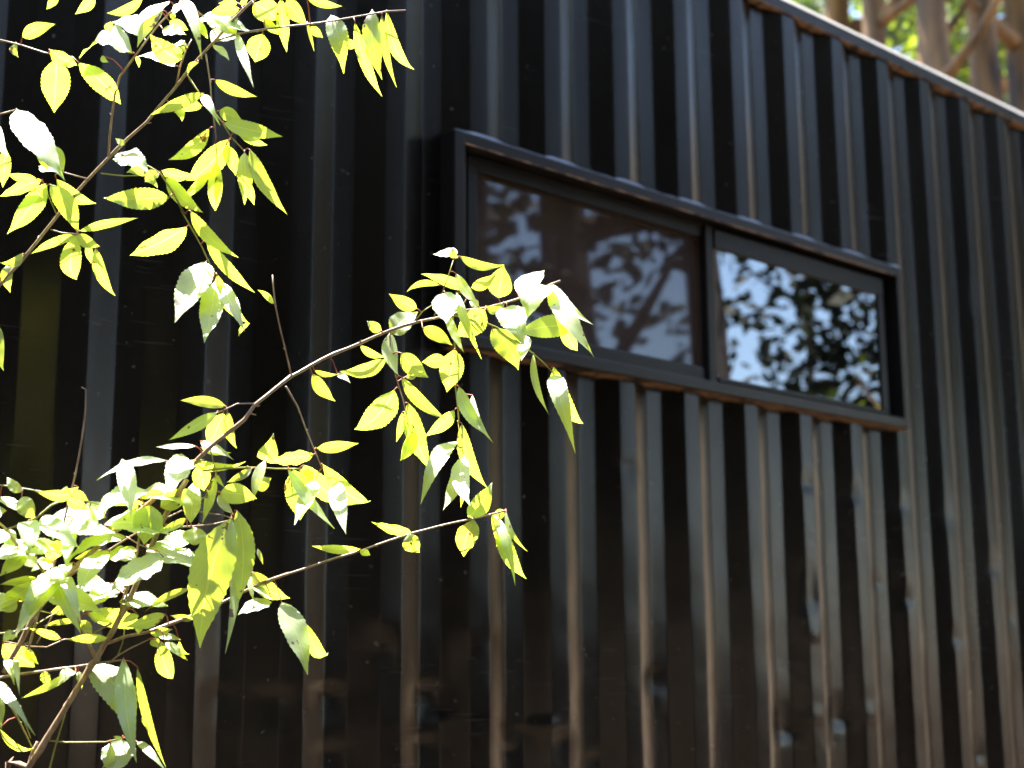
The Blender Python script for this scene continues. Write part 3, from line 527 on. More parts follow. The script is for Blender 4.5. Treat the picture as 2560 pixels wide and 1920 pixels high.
SAPLING_TWIGS=[
('m',0.00693,[(-0.9845,-0.6793,0.9754),(-0.9632,-0.7018,1.0321),(-0.9511,-0.7151,1.0586),(-0.9420,-0.7260,1.0822),(-0.9305,-0.7404,1.1130),(-0.9172,-0.7577,1.1469),(-0.9060,-0.7727,1.1789),(-0.9035,-0.7762,1.1833),(-0.8947,-0.7879,1.2092),(-0.8878,-0.7973,1.2268),(-0.8829,-0.8038,1.2434),(-0.8766,-0.8122,1.2621),(-0.8703,-0.8203,1.2841),(-0.8647,-0.8276,1.3039),(-0.8566,-0.8377,1.3413),(-0.8479,-0.8489,1.3772),(-0.8377,-0.8623,1.4089),(-0.8235,-0.8808,1.4469)]),
('m',0.00399,[(-1.0226,-0.7384,1.1674),(-0.9911,-0.7625,1.2524),(-0.9651,-0.7725,1.2941),(-0.9344,-0.7796,1.3264),(-0.9000,-0.7942,1.3632),(-0.8701,-0.8186,1.3975),(-0.8444,-0.8513,1.4309),(-0.8238,-0.8803,1.4621),(-0.7940,-0.9138,1.5023),(-0.7607,-0.9345,1.5359),(-0.7488,-0.9425,1.5583),(-0.6953,-0.9570,1.6073),(-0.6939,-0.9571,1.6079),(-0.6442,-0.9691,1.6399),(-0.5998,-1.0017,1.6660),(-0.5712,-1.0412,1.6830),(-0.5416,-1.0717,1.6959),(-0.4968,-1.0878,1.7104),(-0.4623,-1.0926,1.7233),(-0.4242,-1.0976,1.7321),(-0.3927,-1.1109,1.7443),(-0.3609,-1.1414,1.7592),(-0.3445,-1.1646,1.7706),(-0.3349,-1.1780,1.7755)]),
('t',0.00264,[(-0.8829,-0.8038,1.2434),(-0.8819,-0.8127,1.2704),(-0.8797,-0.8237,1.2962),(-0.8834,-0.8197,1.2717),(-0.8730,-0.8315,1.3367),(-0.8698,-0.8347,1.3817)]),
('t',0.00246,[(-0.8891,-0.7955,1.2247),(-0.8995,-0.7820,1.2040),(-0.8908,-0.7957,1.2101),(-0.8761,-0.8151,1.2182),(-0.8534,-0.8330,1.2243),(-0.8189,-0.8423,1.2372),(-0.7817,-0.8439,1.2506),(-0.7328,-0.8522,1.2719),(-0.6920,-0.8831,1.2979),(-0.6653,-0.9206,1.3134),(-0.6924,-0.8827,1.2985),(-0.6470,-0.9423,1.3212),(-0.5827,-0.9682,1.3445),(-0.5216,-0.9755,1.3651),(-0.4671,-1.0047,1.3853),(-0.4393,-1.0421,1.3944),(-0.4006,-1.0804,1.4063),(-0.3759,-1.0904,1.4140)]),
('t',0.00173,[(-0.9929,-0.7447,1.1999),(-0.9765,-0.7867,1.3344),(-0.9738,-0.7991,1.3775),(-0.9719,-0.8130,1.4225),(-0.9696,-0.8276,1.4737),(-0.9693,-0.8394,1.5252),(-0.9700,-0.8417,1.5398),(-0.9725,-0.8436,1.5690),(-0.9772,-0.8391,1.5723)]),
('t',0.00127,[(-1.0675,-0.7287,1.4377),(-1.0497,-0.7479,1.4320),(-1.0249,-0.7805,1.4256),(-0.9845,-0.8122,1.4174),(-0.9189,-0.8039,1.4082)]),
('t',0.00173,[(-0.9703,-0.8148,1.4182),(-1.0006,-0.8107,1.4018),(-1.0180,-0.8038,1.3826),(-1.0441,-0.7732,1.3689),(-1.0620,-0.7375,1.3602)]),
('t',0.00292,[(-0.9035,-0.7757,1.1895),(-0.9113,-0.7635,1.2147),(-0.9207,-0.7571,1.2378),(-0.9425,-0.7590,1.2666),(-0.9603,-0.7643,1.2784),(-1.0049,-0.7831,1.3237),(-1.0290,-0.7738,1.3457),(-1.0427,-0.7552,1.3721),(-1.0501,-0.7409,1.3842)]),
('t',0.00176,[(-0.8892,-0.7945,1.2373),(-0.9093,-0.7725,1.2219)]),
('t',0.00128,[(-0.8924,-0.7929,1.1790),(-0.8848,-0.8081,1.1902),(-0.8735,-0.8248,1.2014),(-0.8521,-0.8379,1.2138)]),
('t',0.00117,[(-0.8830,-0.8047,1.1903),(-0.8765,-0.8059,1.2090),(-0.8728,-0.8037,1.2300)]),
('t',0.00136,[(-1.0459,-0.7452,1.2207),(-1.0047,-0.7596,1.2281),(-0.9695,-0.7639,1.2481),(-0.9560,-0.7649,1.2556)]),
('t',0.00114,[(-1.0039,-0.7658,1.2575),(-0.9622,-0.7576,1.2505)]),
('t',0.00104,[(-0.9808,-0.7458,1.2092),(-0.9672,-0.7492,1.2331),(-0.9538,-0.7584,1.2736)]),
('t',0.00125,[(-1.0258,-0.7517,1.2097),(-0.9906,-0.7438,1.2050),(-0.9599,-0.7373,1.2044),(-0.9372,-0.7425,1.2149),(-0.9259,-0.7471,1.2160)]),
('t',0.00227,[(-1.0411,-0.7310,1.1581),(-1.0276,-0.7362,1.1611),(-0.9822,-0.7305,1.1670),(-0.9363,-0.7383,1.1730),(-0.9067,-0.7695,1.1790),(-0.8760,-0.8095,1.1843)]),
('t',0.00151,[(-0.9473,-0.7197,1.0709),(-0.9267,-0.7422,1.0678),(-0.9043,-0.7653,1.0671),(-0.8825,-0.7782,1.0673),(-0.8576,-0.7829,1.0727)]),
('t',0.00150,[(-0.9444,-0.7248,1.0160),(-0.9416,-0.7287,1.0322),(-0.9365,-0.7349,1.0669),(-0.9295,-0.7432,1.1089)]),
('t',0.00348,[(-0.9688,-0.6962,1.0210),(-0.9625,-0.7004,1.0317),(-0.9582,-0.7046,1.0555),(-0.9536,-0.7097,1.0688)]),
('t',0.00172,[(-1.0057,-0.7208,1.1244),(-0.9993,-0.7144,1.1191),(-0.9783,-0.7021,1.0980),(-0.9633,-0.6989,1.0739),(-0.9574,-0.6998,1.0615)]),
('t',0.00127,[(-0.9861,-0.7165,1.1199),(-0.9832,-0.7130,1.1157),(-0.9611,-0.7038,1.0740)]),
('t',0.00152,[(-0.6939,-0.9570,1.6075),(-0.7009,-0.9608,1.6217),(-0.7270,-0.9745,1.6716),(-0.7408,-0.9777,1.7136),(-0.7454,-0.9771,1.7545)]),
('t',0.00152,[(-0.7007,-0.9522,1.5920),(-0.6734,-0.9442,1.5651),(-0.6552,-0.9423,1.5314),(-0.6479,-0.9446,1.5133),(-0.6355,-0.9589,1.4726)]),
('t',0.00120,[(-0.7470,-0.9435,1.5610),(-0.7740,-0.9346,1.5582),(-0.7868,-0.9235,1.5499),(-0.7943,-0.9158,1.5457)]),
('t',0.00144,[(-0.7555,-0.9379,1.5450),(-0.7440,-0.9396,1.5443)]),
('t',0.00124,[(-0.5172,-1.0842,1.7078),(-0.5081,-1.0941,1.7468),(-0.4983,-1.1068,1.7960)]),
('t',0.00124,[(-0.5438,-1.0709,1.6991),(-0.5365,-1.0795,1.7125),(-0.5241,-1.0890,1.7231)]),
('t',0.00126,[(-0.4712,-1.0925,1.7230),(-0.4609,-1.1015,1.7488)]),
('t',0.00136,[(-0.5719,-1.0402,1.6819),(-0.5682,-1.0396,1.6459),(-0.5581,-1.0399,1.6131),(-0.5417,-1.0375,1.5791),(-0.5317,-1.0323,1.5582),(-0.5241,-1.0300,1.5502)]),
('t',0.00150,[(-0.4850,-1.0896,1.7143),(-0.4658,-1.0722,1.6621),(-0.4511,-1.0568,1.6082),(-0.4369,-1.0490,1.5528),(-0.4390,-1.0485,1.5567),(-0.4327,-1.0483,1.5226),(-0.4292,-1.0511,1.5018)]),
('t',0.00150,[(-0.4889,-1.0889,1.7127),(-0.4551,-1.0912,1.7141),(-0.4031,-1.1014,1.7028),(-0.3716,-1.1349,1.6699),(-0.3533,-1.1553,1.6457),(-0.3370,-1.1611,1.6283)]),
('t',0.00178,[(-0.8073,-0.8980,1.4584),(-0.7768,-0.9082,1.4643),(-0.7385,-0.9070,1.4700),(-0.6868,-0.9070,1.4724),(-0.6595,-0.9174,1.4726),(-0.6529,-0.9224,1.4727)]),
('t',0.00107,[(-0.8007,-0.9073,1.4915),(-0.7960,-0.9090,1.4701),(-0.7895,-0.9094,1.4534)]),
('t',0.00118,[(-0.8051,-0.8927,1.4182),(-0.7813,-0.8975,1.4293)]),
('t',0.00175,[(-0.9484,-0.7738,1.3051),(-0.9233,-0.7760,1.3250),(-0.8943,-0.7850,1.3450),(-0.8669,-0.8109,1.3682),(-0.8445,-0.8422,1.3865),(-0.8225,-0.8699,1.4018)]),
('t',0.00118,[(-0.8790,-0.8074,1.3635),(-0.8661,-0.8240,1.3524),(-0.8573,-0.8386,1.3455)]),
('t',0.00177,[(-0.8466,-0.8506,1.3815),(-0.8246,-0.8712,1.3770),(-0.7756,-0.8827,1.3834),(-0.7463,-0.8834,1.3917)]),
('t',0.00118,[(-0.8044,-0.8888,1.3993),(-0.7692,-0.8959,1.3957),(-0.7527,-0.8977,1.3913)]),
]
SAPLING_LEAVES=[
((-0.7496,-0.9876,1.7058),(-0.7785,-0.9883,1.7229),(-0.2614,-0.8408,-0.4740),0.0099,-0.10,21,(-0.7396,-0.9775,1.7099),1),
((-0.7862,-0.9222,1.5556),(-0.8393,-0.8811,1.5638),(-0.6167,-0.7840,-0.0714),0.0162,-0.05,23,(-0.7853,-0.9248,1.5509),1),
((-0.8073,-0.9333,1.5419),(-0.8672,-0.9010,1.4998),(-0.4876,-0.8728,0.0242),0.0182,0.05,23,(-0.7943,-0.9158,1.5457),0),
((-0.7792,-0.9052,1.5477),(-0.7711,-0.8557,1.5005),(-0.3382,-0.6199,-0.7080),0.0312,-0.03,23,(-0.7900,-0.9202,1.5481),0),
((-0.7853,-0.9273,1.5463),(-0.7627,-0.9181,1.4937),(-0.5047,-0.7866,-0.3558),0.0187,-0.10,23,(-0.7858,-0.9244,1.5506),1),
((-0.5073,-1.1279,1.8014),(-0.5228,-1.0861,1.8048),(-0.7154,-0.3147,0.6238),0.0241,0.00,25,(-0.4983,-1.1068,1.7960),1),
((-0.5229,-1.1325,1.8032),(-0.5130,-1.1352,1.7902),(-0.5817,-0.7613,-0.2865),0.0111,-0.30,25,(-0.4983,-1.1068,1.7960),1),
((-0.4864,-1.1068,1.8041),(-0.4329,-1.1522,1.7908),(-0.6604,-0.7396,-0.1295),0.0148,-0.16,25,(-0.4983,-1.1068,1.7960),1),
((-0.4095,-1.1124,1.7490),(-0.4207,-1.1378,1.7961),(-0.7536,-0.4874,-0.4411),0.0445,0.00,1,(-0.4011,-1.1074,1.7410),0),
((-0.4678,-1.1146,1.7544),(-0.4462,-1.1499,1.7720),(-0.5863,-0.6191,-0.5224),0.0209,0.00,27,(-0.4609,-1.1015,1.7488),1),
((-0.4654,-1.0980,1.7557),(-0.5341,-1.0707,1.7737),(-0.4277,-0.7063,-0.5641),0.0189,-0.08,27,(-0.4609,-1.1015,1.7488),0),
((-0.5155,-1.0924,1.7551),(-0.5491,-1.0520,1.7453),(-0.6741,-0.6474,-0.3556),0.0101,-0.20,25,(-0.5068,-1.0957,1.7531),1),
((-0.5431,-1.0716,1.7170),(-0.5844,-1.0554,1.7367),(-0.4867,-0.7908,-0.3712),0.0206,0.04,26,(-0.5379,-1.0778,1.7099),1),
((-0.5687,-1.0423,1.6774),(-0.5334,-1.0632,1.7142),(-0.6842,-0.6779,0.2689),0.0375,0.10,28,(-0.5714,-1.0402,1.6772),0),
((-0.5163,-1.1074,1.7404),(-0.5442,-1.1445,1.6796),(-0.6338,-0.4964,0.5933),0.0432,0.00,25,(-0.5084,-1.0938,1.7455),0),
((-0.4890,-1.1012,1.7767),(-0.4725,-1.1394,1.7181),(-0.7539,-0.6269,0.1965),0.0177,-0.05,25,(-0.5020,-1.1020,1.7774),1),
((-0.4953,-1.1103,1.7435),(-0.4805,-1.1500,1.6402),(-0.7046,-0.6904,0.1643),0.0161,-0.05,27,(-0.4637,-1.0990,1.7417),0),
((-0.4961,-1.0870,1.7153),(-0.4881,-1.1198,1.6469),(-0.7234,-0.6518,0.2276),0.0153,-0.03,1,(-0.4955,-1.0880,1.7109),1),
((-0.4463,-1.1061,1.7311),(-0.4557,-1.0947,1.7392),(-0.6908,-0.6986,0.1865),0.0146,0.00,1,(-0.4366,-1.0960,1.7292),1),
((-0.4389,-1.1149,1.7288),(-0.4207,-1.1366,1.7300),(-0.7633,-0.6428,-0.0652),0.0144,-0.35,1,(-0.4232,-1.0980,1.7325),1),
((-0.4108,-1.1257,1.7372),(-0.4148,-1.1173,1.7170),(-0.6944,-0.7032,-0.1526),0.0138,-0.25,1,(-0.3961,-1.1095,1.7429),1),
((-0.4422,-1.1179,1.7230),(-0.4611,-1.0674,1.6835),(-0.5812,-0.6254,-0.5206),0.0407,0.03,1,(-0.4245,-1.0976,1.7320),0),
((-0.5513,-1.0963,1.6808),(-0.5150,-1.1235,1.6544),(-0.6432,-0.7589,-0.1021),0.0211,0.05,1,(-0.5360,-1.0737,1.6977),1),
((-0.5916,-1.0458,1.6784),(-0.6103,-1.0329,1.6932),(-0.6980,-0.6333,-0.3342),0.0163,0.00,1,(-0.5784,-1.0313,1.6787),1),
((-0.5926,-0.9940,1.6638),(-0.5535,-1.0078,1.6493),(-0.4343,-0.8065,-0.4013),0.0132,-0.12,1,(-0.6003,-1.0013,1.6657),1),
((-0.5723,-1.0342,1.6383),(-0.6243,-0.9845,1.6185),(-0.4461,-0.6920,-0.5676),0.0242,0.06,28,(-0.5664,-1.0397,1.6401),0),
((-0.5661,-1.0346,1.6815),(-0.5690,-1.0603,1.6096),(-0.6607,-0.6976,0.2771),0.0249,-0.10,28,(-0.5717,-1.0402,1.6796),0),
((-0.5724,-1.0719,1.6423),(-0.5334,-1.0896,1.6065),(-0.5785,-0.7780,-0.2449),0.0282,-0.08,28,(-0.5677,-1.0396,1.6444),0),
((-0.4706,-1.0549,1.6491),(-0.4983,-1.0294,1.6447),(-0.5978,-0.7128,-0.3668),0.0227,0.00,29,(-0.4621,-1.0683,1.6484),1),
((-0.5270,-1.0526,1.6164),(-0.5409,-1.0404,1.6134),(-0.6395,-0.7571,-0.1333),0.0103,0.00,28,(-0.5544,-1.0393,1.6053),1),
((-0.4753,-1.0824,1.6602),(-0.4611,-1.0474,1.5986),(-0.5181,-0.6868,-0.5099),0.0377,0.00,29,(-0.4662,-1.0726,1.6631),0),
((-0.3755,-1.1197,1.7622),(-0.3225,-1.1277,1.8074),(-0.6319,-0.3851,0.6726),0.0450,-0.03,1,(-0.3771,-1.1259,1.7516),0),
((-0.3547,-1.1718,1.7650),(-0.4086,-1.1750,1.7073),(-0.6697,-0.3661,0.6461),0.0598,0.00,1,(-0.3461,-1.1623,1.7695),0),
((-0.3533,-1.1769,1.7619),(-0.3618,-1.2746,1.6389),(-0.6617,-0.5640,0.4940),0.0345,-0.08,1,(-0.3441,-1.1651,1.7708),0),
((-0.3331,-1.1562,1.7767),(-0.3410,-1.2538,1.6928),(-0.6529,-0.4621,0.6002),0.0217,-0.14,1,(-0.3428,-1.1669,1.7714),0),
((-0.4095,-1.1327,1.7302),(-0.4278,-1.1919,1.6590),(-0.5966,-0.5354,0.5978),0.0435,-0.05,1,(-0.3927,-1.1109,1.7443),0),
((-0.3620,-1.1249,1.6919),(-0.3890,-1.1423,1.6447),(-0.6396,-0.5264,0.5602),0.0267,0.00,30,(-0.3775,-1.1287,1.6760),1),
((-0.3200,-1.1650,1.7174),(-0.2616,-1.1433,1.6736),(-0.3148,-0.6137,-0.7241),0.0238,-0.05,1,None,1),
((-0.3050,-1.1793,1.7081),(-0.3615,-1.1011,1.6997),(-0.8087,-0.5877,-0.0249),0.0357,-0.05,1,None,0),
((-0.4092,-1.0962,1.7004),(-0.3758,-1.1214,1.6358),(-0.6649,-0.7450,-0.0524),0.0393,0.10,30,(-0.4102,-1.1000,1.7044),0),
((-0.3561,-1.1367,1.6624),(-0.3592,-1.1739,1.5578),(-0.7092,-0.6572,0.2553),0.0114,-0.10,30,(-0.3637,-1.1438,1.6594),1),
((-0.3410,-1.1654,1.6388),(-0.2174,-1.1175,1.5523),(-0.2482,-0.6519,-0.7165),0.0296,-0.10,30,(-0.3428,-1.1591,1.6344),0),
((-0.3316,-1.1572,1.6273),(-0.3651,-1.2342,1.5127),(-0.6145,-0.5596,0.5561),0.0309,-0.05,30,(-0.3370,-1.1611,1.6283),0),
((-0.6547,-0.9559,1.6166),(-0.6186,-0.9664,1.5771),(-0.5214,-0.8124,-0.2610),0.0218,-0.10,1,(-0.6672,-0.9636,1.6250),1),
((-0.6522,-0.9572,1.6224),(-0.6229,-0.9780,1.6168),(-0.5905,-0.7598,-0.2721),0.0094,-0.10,1,(-0.6626,-0.9647,1.6280),1),
((-0.6262,-0.9807,1.6177),(-0.6255,-1.0127,1.6012),(-0.6439,-0.3628,0.6736),0.0106,0.00,1,(-0.6366,-0.9747,1.6443),1),
((-0.5703,-1.0522,1.5882),(-0.5773,-0.9604,1.5278),(-0.3741,-0.5298,-0.7612),0.0420,0.08,28,(-0.5495,-1.0386,1.5953),0),
((-0.5666,-1.0650,1.6070),(-0.4982,-1.0928,1.5445),(-0.5798,-0.7585,-0.2974),0.0199,-0.10,28,(-0.5565,-1.0396,1.6097),0),
((-0.5383,-1.0316,1.5598),(-0.5306,-1.0072,1.5164),(-0.4582,-0.7385,-0.4946),0.0114,0.05,28,(-0.5332,-1.0331,1.5612),1),
((-0.5384,-1.0458,1.5728),(-0.4811,-1.0276,1.4710),(-0.6126,-0.6427,-0.4601),0.0341,-0.02,28,(-0.5387,-1.0359,1.5728),0),
((-0.4638,-1.0683,1.5669),(-0.4771,-1.0116,1.5300),(-0.3193,-0.5679,-0.7586),0.0278,0.03,29,(-0.4419,-1.0517,1.5722),0),
((-0.5283,-1.0522,1.5283),(-0.5323,-1.0191,1.4844),(-0.6278,-0.6475,-0.4319),0.0197,0.05,28,(-0.5241,-1.0300,1.5502),1),
((-0.4630,-1.0777,1.6036),(-0.4439,-1.1298,1.5186),(-0.7160,-0.6551,0.2413),0.0237,-0.10,29,(-0.4510,-1.0567,1.6078),0),
((-0.4284,-1.0706,1.5951),(-0.4563,-1.1438,1.5183),(-0.7177,-0.3544,0.5994),0.0140,-0.10,29,(-0.4471,-1.0545,1.5925),1),
((-0.4403,-1.0588,1.5494),(-0.3797,-1.0508,1.4525),(-0.5821,-0.6953,-0.4214),0.0258,-0.12,29,(-0.4369,-1.0490,1.5528),0),
((-0.6293,-0.9350,1.5056),(-0.5802,-0.9762,1.5135),(-0.5461,-0.7299,-0.4111),0.0181,0.00,22,(-0.6441,-0.9491,1.5007),1),
((-0.4380,-1.0456,1.5224),(-0.5311,-1.0661,1.4229),(-0.5913,-0.4753,0.6515),0.0345,0.02,29,(-0.4329,-1.0483,1.5233),0),
((-0.4322,-1.0511,1.4854),(-0.4922,-1.0748,1.4113),(-0.5467,-0.5611,0.6215),0.0257,0.06,29,(-0.4292,-1.0511,1.5018),0),
((-0.4432,-1.0675,1.4975),(-0.4911,-1.1383,1.4091),(-0.5261,-0.5013,0.6870),0.0295,-0.10,29,(-0.4292,-1.0511,1.5018),0),
((-0.4307,-1.0546,1.4577),(-0.4251,-1.0386,1.4191),(-0.3167,-0.8590,-0.4023),0.0088,0.00,29,(-0.4292,-1.0511,1.5018),1),
((-0.4335,-1.0665,1.4014),(-0.4185,-1.1066,1.4517),(-0.5689,-0.7175,-0.4018),0.0310,-0.03,3,(-0.4242,-1.0570,1.3990),0),
((-0.5014,-1.0078,1.3785),(-0.5710,-1.0001,1.3893),(-0.1855,-0.6777,-0.7116),0.0197,-0.03,3,(-0.4884,-0.9932,1.3774),1),
((-0.4988,-1.0009,1.3769),(-0.4810,-1.0042,1.3462),(-0.6639,-0.6807,-0.3097),0.0308,-0.10,3,(-0.4909,-0.9920,1.3765),1),
((-0.4379,-1.0854,1.3955),(-0.4310,-1.0526,1.3404),(-0.4572,-0.7385,-0.4955),0.0389,-0.10,3,(-0.4187,-1.0625,1.4007),0),
((-0.5601,-0.9562,1.3520),(-0.6249,-0.9203,1.3535),(-0.3670,-0.6343,-0.6804),0.0175,-0.10,3,(-0.5693,-0.9698,1.3490),1),
((-0.5718,-0.9720,1.3493),(-0.5563,-0.9780,1.3408),(-0.5572,-0.5239,-0.6443),0.0136,0.20,3,(-0.5697,-0.9698,1.3489),1),
((-0.4060,-1.0899,1.4063),(-0.3730,-1.0664,1.3562),(-0.3222,-0.7565,-0.5691),0.0162,0.08,3,(-0.3982,-1.0814,1.4070),1),
((-0.3708,-1.0813,1.4151),(-0.3821,-1.0657,1.4019),(-0.6735,-0.6970,-0.2461),0.0165,0.00,3,(-0.3780,-1.0896,1.4133),1),
((-0.3865,-1.0715,1.4080),(-0.3898,-1.1256,1.2983),(-0.6535,-0.6708,0.3506),0.0170,0.05,3,(-0.3964,-1.0821,1.4076),0),
((-0.3859,-1.0878,1.4010),(-0.3312,-1.0886,1.3065),(-0.6144,-0.7073,-0.3496),0.0269,-0.10,3,(-0.3874,-1.0858,1.4104),0),
((-0.3933,-1.1095,1.4100),(-0.3795,-1.1422,1.3485),(-0.7437,-0.6450,0.1756),0.0094,-0.15,3,(-0.3762,-1.0903,1.4139),1),
((-0.6495,-0.9554,1.4917),(-0.7125,-0.9198,1.4783),(-0.1668,-0.5920,-0.7885),0.0294,-0.03,22,(-0.6422,-0.9512,1.4946),0),
((-0.7158,-0.9270,1.4794),(-0.7230,-0.9586,1.5113),(-0.2802,-0.6489,-0.7074),0.0343,0.12,31,(-0.7030,-0.9070,1.4717),1),
((-0.6484,-0.9272,1.4788),(-0.5387,-0.9088,1.4176),(-0.3092,-0.6026,-0.7357),0.0348,-0.06,31,(-0.6529,-0.9224,1.4727),0),
((-0.6425,-0.9687,1.4765),(-0.5171,-0.9320,1.4261),(-0.0942,-0.6782,-0.7288),0.0278,-0.04,22,(-0.6369,-0.9573,1.4773),0),
((-0.6688,-0.9302,1.4693),(-0.6426,-0.9141,1.3949),(-0.3595,-0.8779,-0.3162),0.0445,0.05,31,(-0.6600,-0.9172,1.4726),0),
((-0.6376,-0.9435,1.4539),(-0.7092,-0.9961,1.3783),(-0.4842,-0.4336,0.7600),0.0319,0.03,22,(-0.6355,-0.9589,1.4726),0),
((-0.6178,-0.9725,1.4526),(-0.6571,-1.0516,1.3655),(-0.5097,-0.5106,0.6925),0.0291,-0.03,22,(-0.6355,-0.9589,1.4726),0),
((-0.6853,-0.9409,1.4683),(-0.6508,-1.0149,1.3752),(-0.6052,-0.7173,0.3453),0.0187,-0.05,31,(-0.6674,-0.9144,1.4726),0),
((-0.6483,-0.9156,1.4726),(-0.6229,-0.9204,1.4597),(-0.2745,-0.9420,-0.1929),0.0246,0.00,31,(-0.6529,-0.9224,1.4727),1),
((-0.8192,-0.8971,1.4948),(-0.8590,-0.8501,1.4955),(-0.5680,-0.4916,0.6601),0.0128,0.00,1,(-0.8075,-0.8985,1.4839),1),
((-0.8014,-0.8788,1.5068),(-0.7734,-0.9266,1.4822),(-0.4949,-0.6090,0.6198),0.0162,-0.08,1,(-0.8026,-0.9041,1.4906),1),
((-0.8060,-0.8892,1.4953),(-0.7669,-0.9111,1.4882),(-0.4972,-0.7468,-0.4418),0.0108,-0.05,1,(-0.8054,-0.9010,1.4869),1),
((-0.8264,-0.8880,1.4739),(-0.7464,-0.9202,1.4716),(-0.2843,-0.6557,-0.6995),0.0165,-0.12,1,(-0.8188,-0.8859,1.4688),1),
((-0.8340,-0.8378,1.4788),(-0.9276,-0.8026,1.4465),(-0.4529,-0.5933,0.6655),0.0194,-0.08,1,(-0.8295,-0.8722,1.4534),0),
((-0.8353,-0.8798,1.4831),(-0.8856,-0.9377,1.4150),(-0.4385,-0.4988,0.7477),0.0458,0.08,1,(-0.8201,-0.8845,1.4670),0),
((-0.8079,-0.8881,1.4691),(-0.7797,-0.8584,1.4348),(-0.1461,-0.6859,-0.7128),0.0300,0.00,1,(-0.8150,-0.8901,1.4739),1),
((-0.8239,-0.8977,1.3809),(-0.8097,-0.8769,1.4511),(-0.5904,-0.7337,0.3363),0.0258,-0.03,36,(-0.8097,-0.8747,1.3789),0),
((-0.7862,-0.8987,1.4526),(-0.8002,-0.8902,1.3830),(-0.6693,-0.7416,0.0450),0.0178,0.03,32,(-0.7895,-0.9094,1.4534),0),
((-0.7896,-0.9192,1.4255),(-0.7462,-0.9513,1.4173),(-0.6057,-0.7480,-0.2715),0.0301,0.08,33,(-0.7813,-0.8975,1.4293),0),
((-0.7245,-0.9147,1.4364),(-0.7064,-0.9283,1.4541),(-0.4444,-0.8692,-0.2166),0.0220,0.10,31,(-0.7185,-0.9070,1.4710),1),
((-0.7316,-0.9131,1.4672),(-0.7627,-0.8926,1.4469),(-0.5771,-0.8145,0.0596),0.0133,0.10,31,(-0.7275,-0.9070,1.4705),1),
((-0.7109,-0.9162,1.4815),(-0.7363,-0.9261,1.4175),(-0.5807,-0.7376,0.3448),0.0176,-0.05,31,(-0.7051,-0.9070,1.4716),1),
((-0.7708,-0.8845,1.4280),(-0.7565,-0.9083,1.3962),(-0.5863,-0.7532,0.2981),0.0151,-0.10,33,(-0.7813,-0.8975,1.4293),1),
((-0.7801,-0.8897,1.4584),(-0.7714,-0.9019,1.4379),(-0.5459,-0.8015,0.2442),0.0065,-0.10,32,(-0.7905,-0.9094,1.4559),1),
((-0.8532,-0.8125,1.4147),(-0.9167,-0.7792,1.4079),(-0.3612,-0.7908,-0.4942),0.0122,-0.10,1,(-0.8606,-0.8308,1.4099),1),
((-0.8654,-0.8173,1.4130),(-0.9159,-0.7752,1.3569),(-0.3443,-0.8728,-0.3458),0.0195,0.05,1,(-0.8639,-0.8266,1.4056),0),
((-0.8700,-0.8608,1.4067),(-0.8753,-0.8561,1.3493),(-0.4538,-0.8906,-0.0311),0.0423,0.00,1,(-0.8582,-0.8338,1.4130),0),
((-0.8535,-0.8610,1.4047),(-0.8163,-0.8757,1.4340),(-0.2615,-0.9535,-0.1496),0.0281,0.00,0,(-0.8405,-0.8587,1.4003),0),
((-0.8459,-0.8630,1.4228),(-0.8779,-0.8508,1.4172),(-0.2902,-0.9040,-0.3138),0.0100,-0.25,1,(-0.8450,-0.8506,1.4302),1),
((-0.8293,-0.8950,1.3876),(-0.8673,-0.8762,1.3651),(-0.4691,-0.8813,0.0576),0.0132,0.05,36,(-0.8151,-0.8734,1.3782),1),
((-0.8168,-0.8988,1.3489),(-0.8140,-0.8900,1.3772),(-0.5048,-0.8084,0.3027),0.0362,0.00,36,(-0.8068,-0.8754,1.3793),1),
((-0.7917,-0.9566,1.3850),(-0.8160,-0.9221,1.2001),(-0.5218,-0.8483,-0.0900),0.0586,-0.07,37,(-0.7551,-0.8974,1.3919),0),
((-0.7807,-0.9541,1.3969),(-0.7699,-0.9441,1.2626),(-0.4975,-0.8612,-0.1041),0.0352,0.08,37,(-0.7527,-0.8977,1.3913),0),
((-0.7538,-0.9018,1.3660),(-0.7953,-0.9560,1.1928),(-0.5470,-0.7527,0.3663),0.0150,0.06,36,(-0.7499,-0.8833,1.3907),0),
((-0.6977,-0.8815,1.3509),(-0.6921,-0.8892,1.3270),(-0.6056,-0.7878,0.1123),0.0065,0.00,3,None,1),
((-0.7894,-0.8640,1.3613),(-0.8489,-0.8369,1.3365),(-0.5144,-0.4763,0.7131),0.0435,0.00,36,(-0.7997,-0.8770,1.3802),0),
((-0.8570,-0.8814,1.3312),(-0.9359,-0.8740,1.2872),(-0.4408,-0.5687,0.6944),0.0458,0.02,0,(-0.8564,-0.8380,1.3425),0),
((-0.7941,-0.8675,1.3340),(-0.8329,-0.8347,1.3284),(-0.5039,-0.4719,0.7234),0.0141,-0.05,36,None,1),
((-0.9072,-0.8103,1.3384),(-0.8757,-0.8457,1.3283),(-0.3737,-0.5481,0.7483),0.0423,-0.05,34,(-0.8960,-0.7845,1.3438),0),
((-0.8758,-0.8383,1.3414),(-0.8970,-0.8255,1.3443),(-0.4226,-0.7998,0.4264),0.0101,0.00,2,(-0.8727,-0.8319,1.3420),1),
((-0.8812,-0.8118,1.3631),(-0.9614,-0.7744,1.3307),(-0.5078,-0.4568,0.7303),0.0340,0.00,35,(-0.8790,-0.8074,1.3635),0),
((-0.9045,-0.7822,1.3446),(-0.9369,-0.7634,1.3325),(-0.5292,-0.8414,0.1096),0.0157,0.10,34,(-0.9014,-0.7828,1.3401),1),
